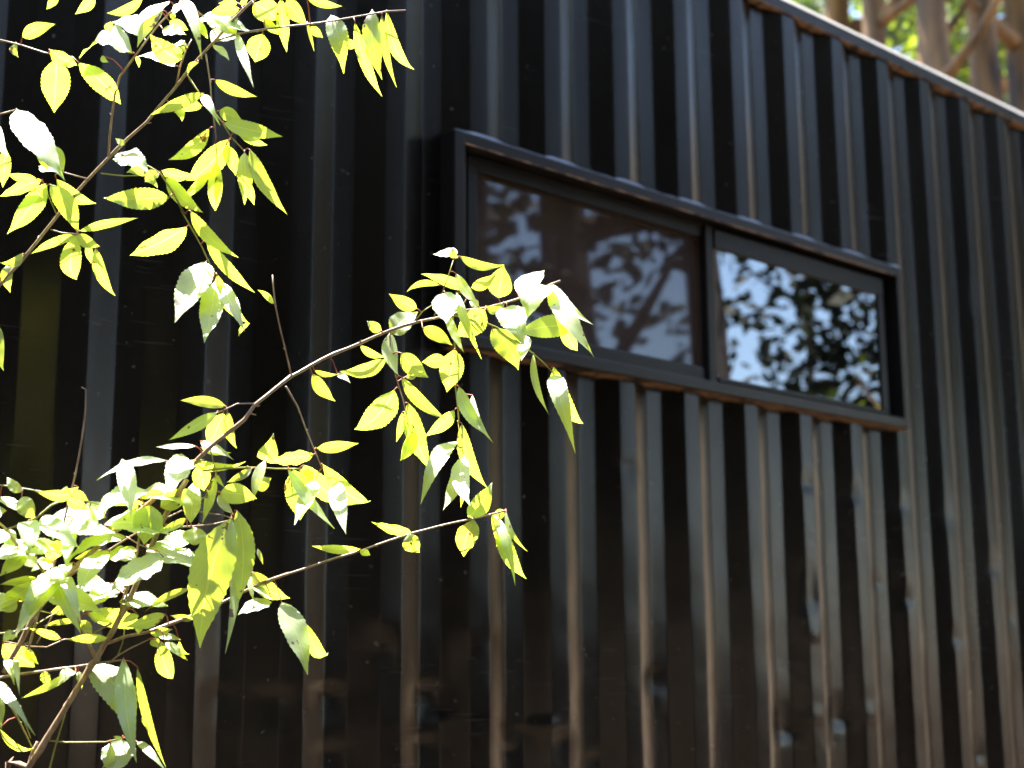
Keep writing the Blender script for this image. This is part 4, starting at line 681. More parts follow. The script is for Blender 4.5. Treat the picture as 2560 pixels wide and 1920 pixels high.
((-0.9547,-0.7937,1.3236),(-1.0478,-0.8186,1.2185),(-0.5639,-0.5371,0.6273),0.0363,0.00,1,(-0.9410,-0.7781,1.3194),0),
((-0.9733,-0.7979,1.2987),(-1.0135,-0.7929,1.2639),(-0.4434,-0.8037,0.3968),0.0203,0.05,1,(-0.9602,-0.7736,1.2993),0),
((-0.9707,-0.7996,1.2992),(-0.9834,-0.8878,1.2378),(-0.3734,-0.4928,0.7859),0.0186,-0.03,1,(-0.9584,-0.7740,1.3011),0),
((-0.8874,-0.7696,1.2964),(-0.9304,-0.7461,1.2865),(-0.4375,-0.4790,0.7610),0.0414,0.00,2,(-0.8807,-0.8190,1.2850),0),
((-0.8965,-0.7833,1.2902),(-0.9336,-0.8013,1.2559),(-0.3511,-0.6153,0.7058),0.0289,0.05,2,(-0.8811,-0.8167,1.2797),1),
((-0.9310,-0.7549,1.2797),(-0.9241,-0.7691,1.2573),(-0.4570,-0.8085,0.3708),0.0094,0.00,7,(-0.9440,-0.7594,1.2676),1),
((-1.0238,-0.7934,1.3810),(-1.0434,-0.8415,1.3367),(-0.2972,-0.5777,0.7603),0.0339,0.00,6,(-1.0245,-0.7962,1.3792),0),
((-1.0093,-0.8079,1.3869),(-0.9910,-0.8832,1.3453),(-0.4590,-0.5125,0.7257),0.0340,-0.10,6,(-1.0114,-0.8064,1.3898),0),
((-0.9914,-0.8225,1.3519),(-0.9922,-0.7936,1.3219),(-0.2679,-0.6971,-0.6651),0.0261,0.00,4,(-0.9752,-0.7925,1.3545),1),
((-1.0356,-0.7914,1.4129),(-1.0194,-0.8034,1.3805),(-0.4947,-0.8660,0.0729),0.0255,-0.08,5,(-1.0280,-0.7765,1.4264),1),
((-1.0415,-0.7313,1.4184),(-1.0277,-0.7974,1.3862),(-0.2649,-0.4670,0.8436),0.0229,-0.03,5,(-1.0483,-0.7498,1.4316),1),
((-1.0359,-0.7911,1.4196),(-1.0538,-0.7792,1.4425),(-0.3681,-0.9109,0.1864),0.0162,0.10,5,(-1.0286,-0.7757,1.4265),1),
((-0.9840,-0.8286,1.4221),(-0.9911,-0.8226,1.4246),(-0.5251,-0.7766,0.3480),0.0121,0.00,4,(-0.9718,-0.8133,1.4236),1),
((-0.9646,-0.8070,1.4257),(-0.9427,-0.8105,1.4127),(-0.2940,-0.9229,-0.2487),0.0160,-0.10,4,(-0.9718,-0.8138,1.4253),1),
((-0.9900,-0.8378,1.4094),(-0.9582,-0.8430,1.3953),(-0.3812,-0.7028,-0.6007),0.0202,0.05,6,(-0.9789,-0.8137,1.4136),1),
((-0.9365,-0.8028,1.4045),(-0.9279,-0.8286,1.3623),(-0.5494,-0.7582,0.3512),0.0109,-0.05,5,(-0.9364,-0.8061,1.4106),1),
((-1.0430,-0.7418,1.3688),(-1.0317,-0.7738,1.3444),(-0.3623,-0.6425,0.6752),0.0282,-0.05,6,(-1.0506,-0.7602,1.3657),1),
((-1.0138,-0.7701,1.3367),(-1.0477,-0.7593,1.3030),(-0.4494,-0.8773,0.1686),0.0230,0.00,7,(-1.0178,-0.7781,1.3355),0),
((-1.0047,-0.7888,1.3206),(-1.0261,-0.7766,1.3234),(-0.4156,-0.8194,0.3948),0.0210,0.00,7,(-1.0020,-0.7819,1.3207),1),
((-0.9745,-0.7748,1.3227),(-1.0057,-0.7698,1.3130),(-0.3273,-0.5803,0.7457),0.0288,0.00,4,(-0.9780,-0.7829,1.3221),1),
((-0.9889,-0.8006,1.3206),(-1.0052,-0.7890,1.3257),(-0.4369,-0.7970,0.4171),0.0095,0.00,4,(-0.9781,-0.7827,1.3215),1),
((-0.9984,-0.7866,1.2973),(-1.0502,-0.7694,1.2892),(-0.1627,-0.7787,-0.6059),0.0176,-0.10,7,(-0.9848,-0.7746,1.3033),1),
((-1.0108,-0.7925,1.2945),(-1.0364,-0.7482,1.2689),(-0.3047,-0.6023,-0.7378),0.0306,0.00,7,(-0.9874,-0.7757,1.3059),0),
((-1.0298,-0.7848,1.2657),(-1.0518,-0.7758,1.2526),(-0.2151,-0.9360,-0.2785),0.0196,0.00,12,(-1.0039,-0.7658,1.2575),1),
((-0.9437,-0.7692,1.2599),(-0.9666,-0.7571,1.2532),(-0.3854,-0.8796,-0.2788),0.0151,0.00,7,(-0.9380,-0.7586,1.2607),1),
((-0.9386,-0.7815,1.2409),(-0.9804,-0.7654,1.2328),(-0.3331,-0.9330,-0.1360),0.0088,-0.05,7,(-0.9247,-0.7574,1.2431),1),
((-0.9517,-0.7606,1.2154),(-0.9960,-0.7538,1.2288),(-0.2970,-0.7351,-0.6095),0.0159,-0.10,14,(-0.9410,-0.7416,1.2131),1),
((-0.9016,-0.8092,1.2159),(-0.9495,-0.7770,1.2136),(-0.5014,-0.7740,-0.3867),0.0133,-0.04,0,(-0.8920,-0.7916,1.2162),1),
((-0.9270,-0.7739,1.2414),(-0.9081,-0.7746,1.2225),(-0.1607,-0.9787,-0.1278),0.0163,0.00,7,(-0.9223,-0.7572,1.2399),1),
((-0.9122,-0.7703,1.2544),(-0.8843,-0.7947,1.2391),(-0.4637,-0.7858,0.4093),0.0112,-0.10,7,(-0.9249,-0.7574,1.2434),1),
((-0.8678,-0.8360,1.2479),(-0.8914,-0.8283,1.2379),(-0.4409,-0.7822,0.4401),0.0129,0.00,0,(-0.8774,-0.8111,1.2598),1),
((-0.8427,-0.8665,1.2496),(-0.8923,-0.8443,1.2307),(-0.3690,-0.9221,-0.1165),0.0210,0.05,3,(-0.8220,-0.8415,1.2360),0),
((-0.8713,-0.8435,1.2362),(-0.8700,-0.8402,1.2214),(-0.1485,-0.9628,-0.2258),0.0130,0.00,3,(-0.8591,-0.8284,1.2228),1),
((-0.7843,-0.8489,1.2440),(-0.8152,-0.8340,1.2491),(-0.4522,-0.8593,-0.2392),0.0103,0.00,3,(-0.7840,-0.8438,1.2498),1),
((-0.8437,-0.8283,1.2225),(-0.8198,-0.8486,1.2286),(-0.6313,-0.7709,-0.0849),0.0148,0.00,3,(-0.8486,-0.8343,1.2261),1),
((-0.8460,-0.8393,1.2159),(-0.8386,-0.8427,1.2024),(-0.5202,-0.8513,-0.0684),0.0158,0.00,9,(-0.8521,-0.8379,1.2138),1),
((-0.8331,-0.8308,1.2194),(-0.8080,-0.8541,1.2135),(-0.5432,-0.7001,0.4634),0.0129,0.05,3,(-0.8406,-0.8364,1.2291),1),
((-0.8364,-0.8585,1.2094),(-0.8143,-0.8863,1.1839),(-0.5320,-0.7624,0.3685),0.0126,0.00,3,(-0.8344,-0.8381,1.2314),1),
((-0.7999,-0.8361,1.2123),(-0.7763,-0.8270,1.1931),(-0.1897,-0.7757,-0.6019),0.0086,-0.25,3,(-0.8159,-0.8424,1.2383),1),
((-0.8354,-0.8439,1.2118),(-0.7909,-0.8113,1.1524),(-0.1364,-0.8223,-0.5524),0.0275,-0.10,9,(-0.8521,-0.8379,1.2138),0),
((-0.7469,-0.8270,1.2515),(-0.7279,-0.8497,1.2976),(-0.4912,-0.8445,-0.2133),0.0198,0.05,3,(-0.7631,-0.8471,1.2587),1),
((-0.8041,-0.8671,1.2873),(-0.8616,-0.8444,1.2547),(-0.3805,-0.9244,0.0260),0.0123,-0.08,3,(-0.7727,-0.8454,1.2545),1),
((-0.7007,-0.8718,1.3168),(-0.6455,-0.8956,1.2744),(-0.5261,-0.8206,-0.2233),0.0257,-0.10,3,(-0.6924,-0.8827,1.2985),0),
((-0.6980,-0.8577,1.3106),(-0.6859,-0.9073,1.2728),(-0.3693,-0.6185,0.6936),0.0180,-0.05,3,(-0.6999,-0.8771,1.2929),1),
((-0.7089,-0.8771,1.3052),(-0.7097,-0.8929,1.2716),(-0.5773,-0.7337,0.3582),0.0077,0.00,3,(-0.7005,-0.8767,1.2925),1),
((-0.6818,-0.9005,1.2703),(-0.7302,-0.8827,1.2515),(-0.4658,-0.4748,0.7467),0.0289,-0.10,3,(-0.6881,-0.8886,1.3002),1),
((-0.6720,-0.9111,1.2696),(-0.6643,-0.9731,1.1632),(-0.4706,-0.7767,0.4186),0.0411,0.03,3,(-0.6795,-0.8996,1.3050),0),
((-0.6540,-0.9504,1.2373),(-0.5839,-0.9176,1.1821),(-0.2343,-0.6753,-0.6994),0.0219,-0.06,3,None,0),
((-0.9015,-0.7570,1.1804),(-0.8663,-0.8368,1.0838),(-0.4659,-0.7578,0.4567),0.0540,0.10,15,(-0.9073,-0.7689,1.1788),0),
((-0.8843,-0.8269,1.1865),(-0.8950,-0.8950,1.0468),(-0.4881,-0.7691,0.4127),0.0277,-0.04,15,(-0.8760,-0.8095,1.1843),0),
((-0.8492,-0.8038,1.1747),(-0.7973,-0.8065,1.0291),(-0.5288,-0.8309,-0.1731),0.0148,-0.05,15,(-0.8760,-0.8095,1.1843),0),
((-0.8718,-0.7930,1.1354),(-0.8615,-0.7933,1.1183),(-0.3844,-0.8983,-0.2129),0.0105,0.00,9,None,1),
((-0.8347,-0.7955,1.1026),(-0.8254,-0.7988,1.0852),(-0.3015,-0.9533,0.0193),0.0066,0.00,16,None,1),
((-0.9148,-0.7389,1.1690),(-0.9812,-0.7055,1.1319),(-0.4936,-0.8629,0.1083),0.0124,0.06,15,(-0.9229,-0.7524,1.1757),0),
((-0.9257,-0.7633,1.1679),(-0.9521,-0.7595,1.1526),(-0.4951,-0.4395,0.7495),0.0230,0.00,15,(-0.9223,-0.7530,1.1758),1),
((-0.9667,-0.7442,1.1692),(-0.9584,-0.7441,1.1490),(-0.3768,-0.9126,-0.1589),0.0154,0.00,15,(-0.9618,-0.7339,1.1696),1),
((-0.9160,-0.7505,1.1690),(-0.9110,-0.7555,1.1436),(-0.3939,-0.9136,0.1014),0.0101,0.00,15,(-0.9200,-0.7554,1.1763),1),
((-1.0247,-0.7327,1.2080),(-0.9694,-0.7218,1.1751),(-0.1885,-0.7930,-0.5793),0.0312,0.00,14,(-1.0258,-0.7517,1.2097),0),
((-0.9905,-0.7343,1.2032),(-0.9750,-0.7451,1.1790),(-0.3564,-0.9163,0.1829),0.0120,-0.10,14,(-0.9949,-0.7448,1.2056),1),
((-1.0206,-0.7358,1.1876),(-1.0233,-0.7733,1.1562),(-0.3967,-0.5727,0.7174),0.0132,0.00,1,(-1.0164,-0.7431,1.1841),1),
((-1.0160,-0.7572,1.1854),(-1.0369,-0.8216,1.1426),(-0.3312,-0.4453,0.8319),0.0086,0.00,1,(-1.0149,-0.7442,1.1880),1),
((-1.0261,-0.7790,1.2232),(-1.0455,-0.7784,1.2106),(-0.4663,-0.5529,0.6905),0.0230,0.00,11,(-1.0160,-0.7557,1.2261),1),
((-1.0279,-0.7328,1.1563),(-1.0196,-0.8362,1.0985),(-0.3642,-0.4768,0.8000),0.0168,-0.10,15,(-1.0302,-0.7352,1.1605),0),
((-1.0253,-0.7343,1.1371),(-1.0250,-0.7451,1.0903),(-0.4838,-0.8535,0.1936),0.0217,-0.10,19,(-1.0057,-0.7208,1.1244),0),
((-1.0144,-0.7140,1.0893),(-0.9520,-0.7115,1.0541),(-0.3046,-0.7468,-0.5912),0.0108,-0.05,19,(-0.9850,-0.7061,1.1048),1),
((-0.8630,-0.7910,1.0703),(-0.8933,-0.8206,1.0240),(-0.4987,-0.5435,0.6753),0.0469,0.05,16,(-0.8593,-0.7826,1.0724),0),
((-0.8874,-0.8051,1.0664),(-0.9010,-0.8065,1.0318),(-0.3328,-0.9279,0.1682),0.0123,0.20,16,(-0.8752,-0.7796,1.0689),1),
((-0.8432,-0.7755,1.0727),(-0.8338,-0.7777,1.0592),(-0.4335,-0.8880,-0.1534),0.0121,0.00,16,(-0.8576,-0.7829,1.0727),1),
((-0.8747,-0.8172,1.0724),(-0.8855,-0.8083,1.0770),(-0.4576,-0.7722,0.4408),0.0056,0.00,16,(-0.8576,-0.7829,1.0727),1),
((-0.8479,-0.8106,1.0677),(-0.8406,-0.8815,1.0327),(-0.4387,-0.4335,0.7871),0.0134,-0.05,16,(-0.8576,-0.7829,1.0727),1),
((-1.0399,-0.7524,1.3962),(-1.1086,-0.7214,1.3782),(-0.4115,-0.4537,0.7904),0.0447,0.05,7,(-1.0487,-0.7435,1.3820),0),
((-1.0479,-0.7916,1.3565),(-1.1372,-0.7591,1.3479),(-0.2864,-0.5869,0.7573),0.0485,0.03,7,(-1.0359,-0.7643,1.3591),0),
((-0.8980,-0.7871,1.4118),(-0.9775,-0.7725,1.3583),(-0.5441,-0.5040,0.6708),0.0501,-0.01,5,(-0.9189,-0.8039,1.4082),0),
((-0.9081,-0.8403,1.4741),(-0.9341,-0.9227,1.3820),(-0.5368,-0.5482,0.6413),0.0273,0.03,4,None,0),
((-0.9817,-0.7576,1.2845),(-0.9260,-0.8327,1.2533),(-0.3268,-0.5588,0.7622),0.0456,-0.01,4,(-0.9828,-0.7705,1.2826),0),
((-0.8824,-0.8032,1.2691),(-0.8289,-0.8493,1.2649),(-0.3814,-0.5108,0.7705),0.0380,-0.04,2,(-0.8820,-0.8119,1.2677),0),
((-0.8716,-0.8263,1.4213),(-0.8226,-0.8832,1.4097),(-0.5083,-0.5690,0.6464),0.0341,0.05,1,(-0.8612,-0.8299,1.4090),0),
((-0.9126,-0.7636,1.2523),(-0.8282,-0.7889,1.2304),(-0.3645,-0.7929,-0.4883),0.0320,0.09,7,(-0.9249,-0.7574,1.2433),0),
((-0.8710,-0.7942,1.2926),(-0.9309,-0.7834,1.2589),(-0.5030,-0.4082,0.7618),0.0444,-0.07,2,(-0.8803,-0.8209,1.2897),0),
((-0.9935,-0.7746,1.3429),(-1.0651,-0.7455,1.3215),(-0.4348,-0.5370,0.7229),0.0462,-0.09,7,(-1.0090,-0.7815,1.3275),0),
((-0.9052,-0.7942,1.3914),(-0.9747,-0.7412,1.3905),(-0.3389,-0.4302,0.8367),0.0529,-0.00,5,(-0.9189,-0.8039,1.4082),0),
((-1.0459,-0.7960,1.3358),(-0.9750,-0.8351,1.3321),(-0.3185,-0.6427,0.6968),0.0344,0.05,7,(-1.0290,-0.7738,1.3457),0),
((-0.9801,-0.7926,1.3730),(-0.9242,-0.8610,1.3634),(-0.4665,-0.4859,0.7391),0.0347,0.01,4,(-0.9742,-0.7973,1.3712),0),
((-0.8583,-0.8334,1.3520),(-0.8095,-0.9289,1.3154),(-0.3493,-0.4858,0.8012),0.0533,-0.05,35,(-0.8602,-0.8337,1.3478),0),
((-0.9595,-0.7982,1.3865),(-0.9933,-0.8539,1.3113),(-0.4125,-0.6336,0.6545),0.0223,-0.01,4,(-0.9733,-0.8023,1.3877),0),
((-0.9687,-0.7784,1.2956),(-0.9717,-0.8640,1.2253),(-0.4131,-0.5693,0.7108),0.0254,-0.06,1,(-0.9645,-0.7726,1.2947),0),
((-0.8626,-0.8398,1.4308),(-0.9412,-0.8302,1.3935),(-0.4180,-0.5169,0.7471),0.0511,-0.07,1,(-0.8525,-0.8411,1.4204),0),
((-0.9673,-0.7882,1.3053),(-1.0396,-0.8186,1.2381),(-0.4813,-0.4787,0.7343),0.0337,0.02,1,(-0.9568,-0.7744,1.3029),0),
((-1.0190,-0.7720,1.2720),(-1.0891,-0.7626,1.2466),(-0.3408,-0.6102,0.7152),0.0396,-0.05,12,(-1.0039,-0.7658,1.2575),0),
((-0.9197,-0.8182,1.3790),(-0.8469,-0.8811,1.3662),(-0.3600,-0.5670,0.7409),0.0484,0.06,1,(-0.8957,-0.7977,1.3681),0),
((-0.9620,-0.8167,1.4305),(-1.0260,-0.8134,1.4181),(0.0704,-0.8139,-0.5767),0.0216,0.05,4,(-0.9715,-0.8157,1.4319),1),
((-0.9070,-0.8061,1.3430),(-0.9745,-0.8596,1.2759),(-0.4277,-0.4464,0.7860),0.0340,-0.04,34,(-0.8954,-0.7846,1.3442),0),
]

WPROF = [(0, .02), (.04, .25), (.1, .53), (.18, .79), (.28, .96), (.38, 1), (.48, .98), (.58, .89), (.68, .73), (.77, .53), (.85, .32), (.91, .18), (.95, .10), (.98, .05), (1, .01)]
def wid(t):
    for i in range(len(WPROF) - 1):
        a, b_ = WPROF[i], WPROF[i + 1]
        if t <= b_[0]: return a[1] + (b_[1] - a[1]) * (t - a[0]) / (b_[0] - a[0])
    return 0
def leaf_geo(B, T, n, W, bend, Q, r, V, F, U, MI, org):
    B, T, n = Vector(B), Vector(T), Vector(n); ax = T - B; L = ax.length; ax /= L; wd = n.cross(ax)
    NS = 30; cols = (-1, -.55, 0, .55, 1); n0 = len(V)
    droop = r.uniform(-.02, .14) if r.random() < .72 else r.uniform(.2, .42); curl = r.uniform(.12, .34) if r.random() < .3 else 0; fold = r.uniform(.03, .3); wf = r.uniform(.012, .05); wn = r.uniform(2.0, 4.0); ph = r.uniform(0, 6.3); tw = r.uniform(-.5, .5)
    flat = r.uniform(.88, 1.06)
    for i in range(NS + 1):
        t = i / NS
        c = B + ax * (L * t) + wd * (bend * L * 4 * t * (1 - t) * .8) + n * (droop * L * (t * (1 - t) * 2 - .25 * t * t)) - n * (curl * L * max(0, t - .55) ** 2 * 2.2)
        h = wid(t) * W * .5 * flat
        tooth = (1 + .035 * (1 if i % 2 else -1)) if 1 < i < NS - 2 else 1
        a = tw * (t - .35)
        w2 = wd * math.cos(a) + n * math.sin(a); n2 = n * math.cos(a) - wd * math.sin(a)
        for s in cols:
            e = h * s * (tooth if abs(s) == 1 else 1)
            ripple = wf * W * math.sin(wn * 6.28 * t + ph + (1.3 if s > 0 else 0)) * s * s
            V.append(c + w2 * e + n2 * (abs(e) * fold + ripple) - org); U.append((.5 + .5 * s * .999, t))
    for i in range(NS):
        for j in range(4):
            A = n0 + i * 5 + j; F.append([A, A + 1, A + 6, A + 5]); MI.append(0)
    if Q:
        mb = MB(org); Q = Vector(Q); mid = (Q + B) / 2 + Vector((0, 0, .12 * (Q - B).length)); rr = .0009
        mb.tube([Q, mid, B, B + ax * L * .06], [rr * 1.2, rr, rr, rr * .5], 5, cap=False)
        k = len(V); V += mb.v; U += [(.5, 0)] * len(mb.v)
        for f_ in mb.f: F.append([k + q for q in f_]); MI.append(1)
def plant(root, twigs, leaves, main_name, r):
    org = root.location; parts = []
    for i, (kind, rad, pts) in enumerate(twigs):
        pp = resample(pts, .02); L = len(pp); mb = MB(org)
        end = .45 if kind == 'm' else .62
        if kind == 'm' and i == 0 and main_name == 'stem': end = .5
        # lumps at the nodes
        rads = []
        for j in range(L):
            tt = j / max(1, L - 1); q = rad * (1 - (1 - end) * tt)
            q *= 1 + (.22 if (j % 5 == 0 and 0 < j < L - 1) else 0) + .1 * noise.noise(pp[j] * 30)
            rads.append(q)
            pp[j] = pp[j] + Vector((noise.noise(pp[j] * 22), noise.noise(pp[j] * 22 + Vector((5, 0, 0))), noise.noise(pp[j] * 22 + Vector((0, 9, 0))))) * .0016
        mb.tube(pp, rads, 8)
        # buds and short spurs
        for j in range(2, L - 1, 5):
            d = (pp[j + 1] - pp[j - 1]).normalized(); s = d.cross(Vector((r.uniform(-1, 1), r.uniform(-1, 1), r.uniform(-1, 1)))).normalized()
            q = rads[j]; a0 = pp[j] + s * q * .6
            mb.tube([a0, a0 + (s + d * .9) * q * 1.1, a0 + (s + d * 1.2) * q * 1.9], [q * .55, q * .45, q * .08], 5)
        green = kind == 't' and rad < .0018 and r.random() < .6
        parts.append(mb.build(main_name if kind == 'm' and i == 0 else ('branch' if kind == 'm' or rad > .0019 else 'twig'), M_SHOOT if green else M_TWIG, root, True))
    SV, SF, SU, SM = [], [], [], []
    for (B, T, n, W, bend, ti, Q, small) in leaves:
        if small: leaf_geo(B, T, n, W, bend, Q, r, SV, SF, SU, SM, org); continue
        V, F, U, MI = [], [], [], []; b0 = Vector(B)
        leaf_geo(B, T, n, W, bend, Q, r, V, F, U, MI, b0)
        o = mesh('leaf', V, F, [M_LEAF, M_PET], parts[ti], True, U); o.location = b0 - org
        o.data.polygons.foreach_set('material_index', MI)
    if SV:
        o = mesh('leaf_spray', SV, SF, [M_LEAF, M_PET], root, True, SU); o.data.polygons.foreach_set('material_index', SM); o['kind'] = 'stuff'
r2 = random.Random(5)
TREE = empty('cherry_tree', (-1.55, -.85, 0)); tag(TREE, 'leafy cherry tree branch slanting in across the top left corner', 'tree')
k0 = OVERHEAD_TWIGS[0]; OVERHEAD_TWIGS[0] = (k0[0], k0[1], [(-1.55, -.85, -.1), (-1.52, -.87, .5), (-1.45, -.87, 1.0)] + k0[2])
plant(TREE, OVERHEAD_TWIGS, OVERHEAD_LEAVES, 'main_branch', r2)
SAP = empty('cherry_sapling', (-1.12, -1.15, 0)); tag(SAP, 'bushy young cherry sapling with a long arching branch reaching below the window', 'sapling')
k0 = SAPLING_TWIGS[0]; q0 = Vector(k0[2][0]); SAPLING_TWIGS[0] = (k0[0], k0[1] * 1.1, [(-1.12, -1.15, -.1), (-1.1, -1.14, .35)] + k0[2])
plant(SAP, SAPLING_TWIGS, SAPLING_LEAVES, 'stem', r2)

# ---------------------------------------------------------------- trees of the forest
def crown_quads(mb, r, c, rx, rz, nclump, per, size, spread, hollow=.35):
    for i in range(nclump):
        d = Vector((r.gauss(0, 1), r.gauss(0, 1), r.gauss(0, 1))).normalized() * (hollow + (1 - hollow) * r.random() ** .6)
        cc = c + Vector((d.x * rx, d.y * rx, d.z * rz)); s = spread * r.uniform(.6, 1.4)
        for j in range(per):
            q = cc + Vector((r.gauss(0, s), r.gauss(0, s), r.gauss(0, s * .6)))
            a = Vector((r.gauss(0, 1), r.gauss(0, 1), r.gauss(-.3, .7))).normalized(); b_ = a.cross(Vector((r.gauss(0, 1), r.gauss(0, 1), r.gauss(0, 1)))).normalized()
            z = size * r.uniform(.6, 1.4); mb.quad(q, a * z, b_ * z)
def tree(name, label, x, y, h, tr, cbase, rx, seed, mat=None, bmat=None, nclump=120, per=14, size=.09, spread=.22, lean=(0, 0), group=None, limbs=7, centre=None, wob=.12):
    r = random.Random(seed); z0 = gz(x, y) - .2
    root = empty(name, (x, y, z0)); tag(root, label, 'tree', group)
    mb = MB(root.location); pts = []
    for i in range(15):
        t = i / 14; pts.append(Vector((x + lean[0] * t * h + wob * math.sin(t * 5 + seed), y + lean[1] * t * h + wob * math.cos(t * 4 + seed * 2), z0 + h * t * .97)))
    mb.tube(pts, [tr * (1.25 if i == 0 else 1) * (1 - .8 * i / 14) for i in range(15)], 12, wob=.16)
    for k in range(limbs):
        t = r.uniform(cbase / h * .85, .95); p0 = pts[int(t * 14)]; a = r.uniform(0, 6.28); L = rx * r.uniform(.5, 1.0)
        d = Vector((math.cos(a), math.sin(a), r.uniform(.2, .9))); pp = [p0, p0 + d * L * .45 + Vector((0, 0, -.05)), p0 + d * L + Vector((0, 0, .25 * L * r.uniform(-.5, 1)))]
        mb.tube(resample(pp, .3), [tr * .3 * (1 - .8 * q / max(1, len(resample(pp, .3)) - 1)) for q in range(len(resample(pp, .3)))], 6)
    mb.build('trunk', bmat or M_BARK, root, True)
    mb = MB(root.location); c = Vector((pts[-1].x, pts[-1].y, z0 + (cbase + h) / 2)) if centre is None else Vector(centre)
    crown_quads(mb, r, c, rx, (h - cbase) / 2, nclump, per, size, spread)
    mb.build('crown', mat or M_FOL, root)
    return root
REFL = 'trees mirrored in the window'
VIEW = 'tall trunks rising behind the container roof'
def behind(azd, dist): a = math.radians(azd); return CAM.x + dist * math.cos(a), CAM.y + dist * math.sin(a)
def mirr(azd, dist): a = math.radians(azd); return CAM.x + dist * math.cos(a), -CAM.y - dist * math.sin(a)
# trunks in view over the roof, left to right
for i, (az, dist, tr, lx, lab) in enumerate([
    (34.1, 15.0, .25, .0, 'slim pale brown tree trunk, leftmost above the roof edge'),
    (32.9, 13.0, .17, .0, 'forked brown tree trunk, second from left above the roof edge'),
    (31.4, 15.5, .12, -.13, 'thin slanting tree trunk crossing behind the forked trunk'),
    (30.5, 12.5, .21, .0, 'dark thick tree trunk, between slanting trunk and sunlit trunk'),
    (28.75, 13.5, .22, .0, 'sunlit tan tree trunk near the top right corner'),
    (27.2, 14.0, .26, .0, 'broad brown tree trunk at the right edge of the photo')]):
    x, y = behind(az, dist)
    tree('forest_tree', lab, x, y, 11.5, tr * 1.25, 8.0, 2.2, 40 + i, M_FOLBRIGHT if i % 2 else M_FOL, M_BARK, 60, 14, .11, .3, (-lx * .5, lx), VIEW, 6, None, .03)
# green understorey between those trunks
for i, (az, dist, zc, rx, rz, lab, mt) in enumerate([
    (35.0, 19.0, 9.5, 1.1, 1.6, 'pale green shrub behind the leftmost trunk', M_FOL),
    (31.8, 18.0, 8.8, .8, 1.8, 'loose green sapling behind the slanting trunk', M_FOLBRIGHT),
    (29.4, 17.0, 8.2, .7, 2.6, 'bright green sapling between the dark and the sunlit trunks', M_FOLBRIGHT),
    (27.3, 17.0, 7.7, .7, 2.4, 'leafy sapling between the sunlit and the rightmost trunks', M_FOL)]):
    x, y = behind(az, dist)
    tree('forest_sapling', lab, x, y, zc + rz, .06, zc - rz, rx, 70 + i, mt, M_BARK, 62, 12, .10, .22, (0, 0), 'green saplings behind the roof', 8)
# trees across the yard, seen in the panes
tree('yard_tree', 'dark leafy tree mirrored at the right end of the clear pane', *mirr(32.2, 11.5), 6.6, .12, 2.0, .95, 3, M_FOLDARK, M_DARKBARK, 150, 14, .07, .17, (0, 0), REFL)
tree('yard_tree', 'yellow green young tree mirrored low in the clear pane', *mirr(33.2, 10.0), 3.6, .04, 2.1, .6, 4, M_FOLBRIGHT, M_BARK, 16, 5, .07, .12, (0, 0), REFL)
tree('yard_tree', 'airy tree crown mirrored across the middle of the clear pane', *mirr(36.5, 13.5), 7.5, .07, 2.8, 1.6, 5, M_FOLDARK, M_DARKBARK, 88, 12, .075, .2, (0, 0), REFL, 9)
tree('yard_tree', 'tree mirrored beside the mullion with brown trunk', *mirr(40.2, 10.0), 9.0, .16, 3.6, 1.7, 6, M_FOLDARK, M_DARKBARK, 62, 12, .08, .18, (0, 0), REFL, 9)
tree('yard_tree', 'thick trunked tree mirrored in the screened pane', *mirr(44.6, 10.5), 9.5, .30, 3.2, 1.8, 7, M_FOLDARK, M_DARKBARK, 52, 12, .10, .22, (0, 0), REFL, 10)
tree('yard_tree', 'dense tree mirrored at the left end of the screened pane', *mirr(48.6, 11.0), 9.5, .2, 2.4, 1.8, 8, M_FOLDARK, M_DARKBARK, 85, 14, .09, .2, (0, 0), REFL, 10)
# the dark wood on the photographer's side of the yard, one mass
mb = MB(); r = random.Random(21)
for i in range(58):
    a = -math.radians(54 + i * 2.3 + r.uniform(-1.5, 1.5)); d = r.uniform(13.5, 17) if i % 2 else r.uniform(17, 24)
    x = CAM.x + d * math.cos(a); y = 2.8 + d * math.sin(a); h = r.uniform(9, 14)
    mb.tube([(x, y, -.3), (x + r.uniform(-.3, .3), y, h * .5), (x, y, h)], [.22, .17, .05], 8, mi=1)
    crown_quads(mb, r, Vector((x, y, h * .55)), 2.0, h * .5, 190, 12, .2, .35, .1)
for i in range(26):   # low scrub added at the yard's edge to darken the wall's reflections
    a = -math.radians(37 + i * .85 + r.uniform(-.4, .4)); d = r.uniform(12.5, 15.5); x = CAM.x + d * math.cos(a); y = 2.8 + d * math.sin(a); h = r.uniform(1.7, 2.7) if i > 5 else r.uniform(.9, 1.6)
    crown_quads(mb, r, Vector((x, y, h * .48)), .75, h * .5, 60, 10, .12, .2, .1)
tag(mb.build('woodland', [M_FOLDARK, M_DARKBARK]), 'dark wood of dense trees around the yard', 'woodland', None, 'stuff')
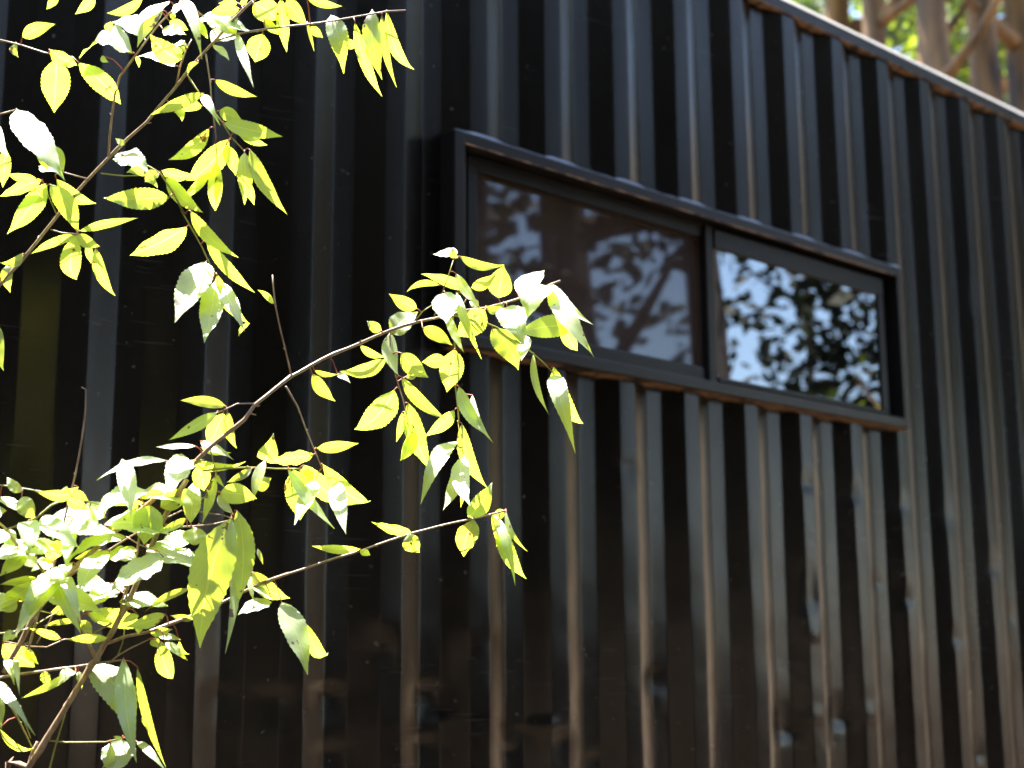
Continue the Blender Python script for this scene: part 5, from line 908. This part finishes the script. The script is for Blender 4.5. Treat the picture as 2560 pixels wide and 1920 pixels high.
# unseen tan bank, added to put warm reflections in the wall's ribs
hv, hf = [], []; HN = 40
for i in range(HN + 1):
    for j in range(HN + 1):
        x = 14 + 30 * i / HN; y = -11 + 26 * j / HN
        e = math.exp(-abs((y - 1.0) / 8.0) ** 5) * (1 - math.exp(-((x - 14) / 9) ** 2)) * (1 if x < 36 else max(0, (44 - x) / 8))
        hv.append((x, y, gz(x, y) - .3 + 14.5 * e + .35 * e * noise.noise(Vector((x * .5, y * .5, 0)))))
for i in range(HN):
    for j in range(HN):
        A = i * (HN + 1) + j; hf.append([A, A + HN + 1, A + HN + 2, A + 1])
m, t, p, o = nodes('added_bank_tan'); tc = N(t, 'TexCoord').outputs['Object']
t.links.new(mix(t, nz_tex(t, 1.2, 6, tc, None, .7), (.16, .125, .09), (.36, .285, .21)), p.inputs['Base Color']); p.inputs['Roughness'].default_value = .95
tag(mesh('added_bank', hv, hf, m, smooth=True), kind='structure')
# thinner unseen wood to the right, added to dim what the ribs reflect
mb = MB(); r = random.Random(31)
for i in range(6):
    a = math.radians(-20 - i * 1.6 + r.uniform(-.6, .6)); d = r.uniform(12.5, 17); x = CAM.x + d * math.cos(a); y = 2.8 + d * math.sin(a); h = r.uniform(9, 14)
    mb.tube([(x, y, -.3), (x + r.uniform(-.5, .5), y, h * .5), (x, y, h)], [.34, .26, .08], 8, mi=1)
    crown_quads(mb, r, Vector((x, y, h * .5)), 1.1, h * .46, 48, 12, .14, .35, .1)
tag(mb.build('added_far_wood', [M_FOL, M_BARK]), 'open wood added unseen beyond the far end of the container', 'woodland', None, 'stuff')
# far wood behind the container
mb = MB(); r = random.Random(22)
for i in range(44):
    a = math.radians((24 + (i - 40) * 4.3) if i >= 40 else -8 + i * 4.2); d = r.uniform(24, 34); x = CAM.x + d * math.cos(a); y = CAM.y + d * math.sin(a); h = r.uniform(15, 21) if 14 < math.degrees(a) < 60 else r.uniform(9, 15)
    mb.tube([(x, y, -.3), (x, y, h)], [.2, .06], 6, mi=1)
    crown_quads(mb, r, Vector((x, y, h * .6)), 1.9, h * .42, 64, 12, .2, .35, .1)
tag(mb.build('distant_wood', [M_FOL, M_BARK]), 'green wood in the distance behind the container', 'woodland', None, 'stuff')
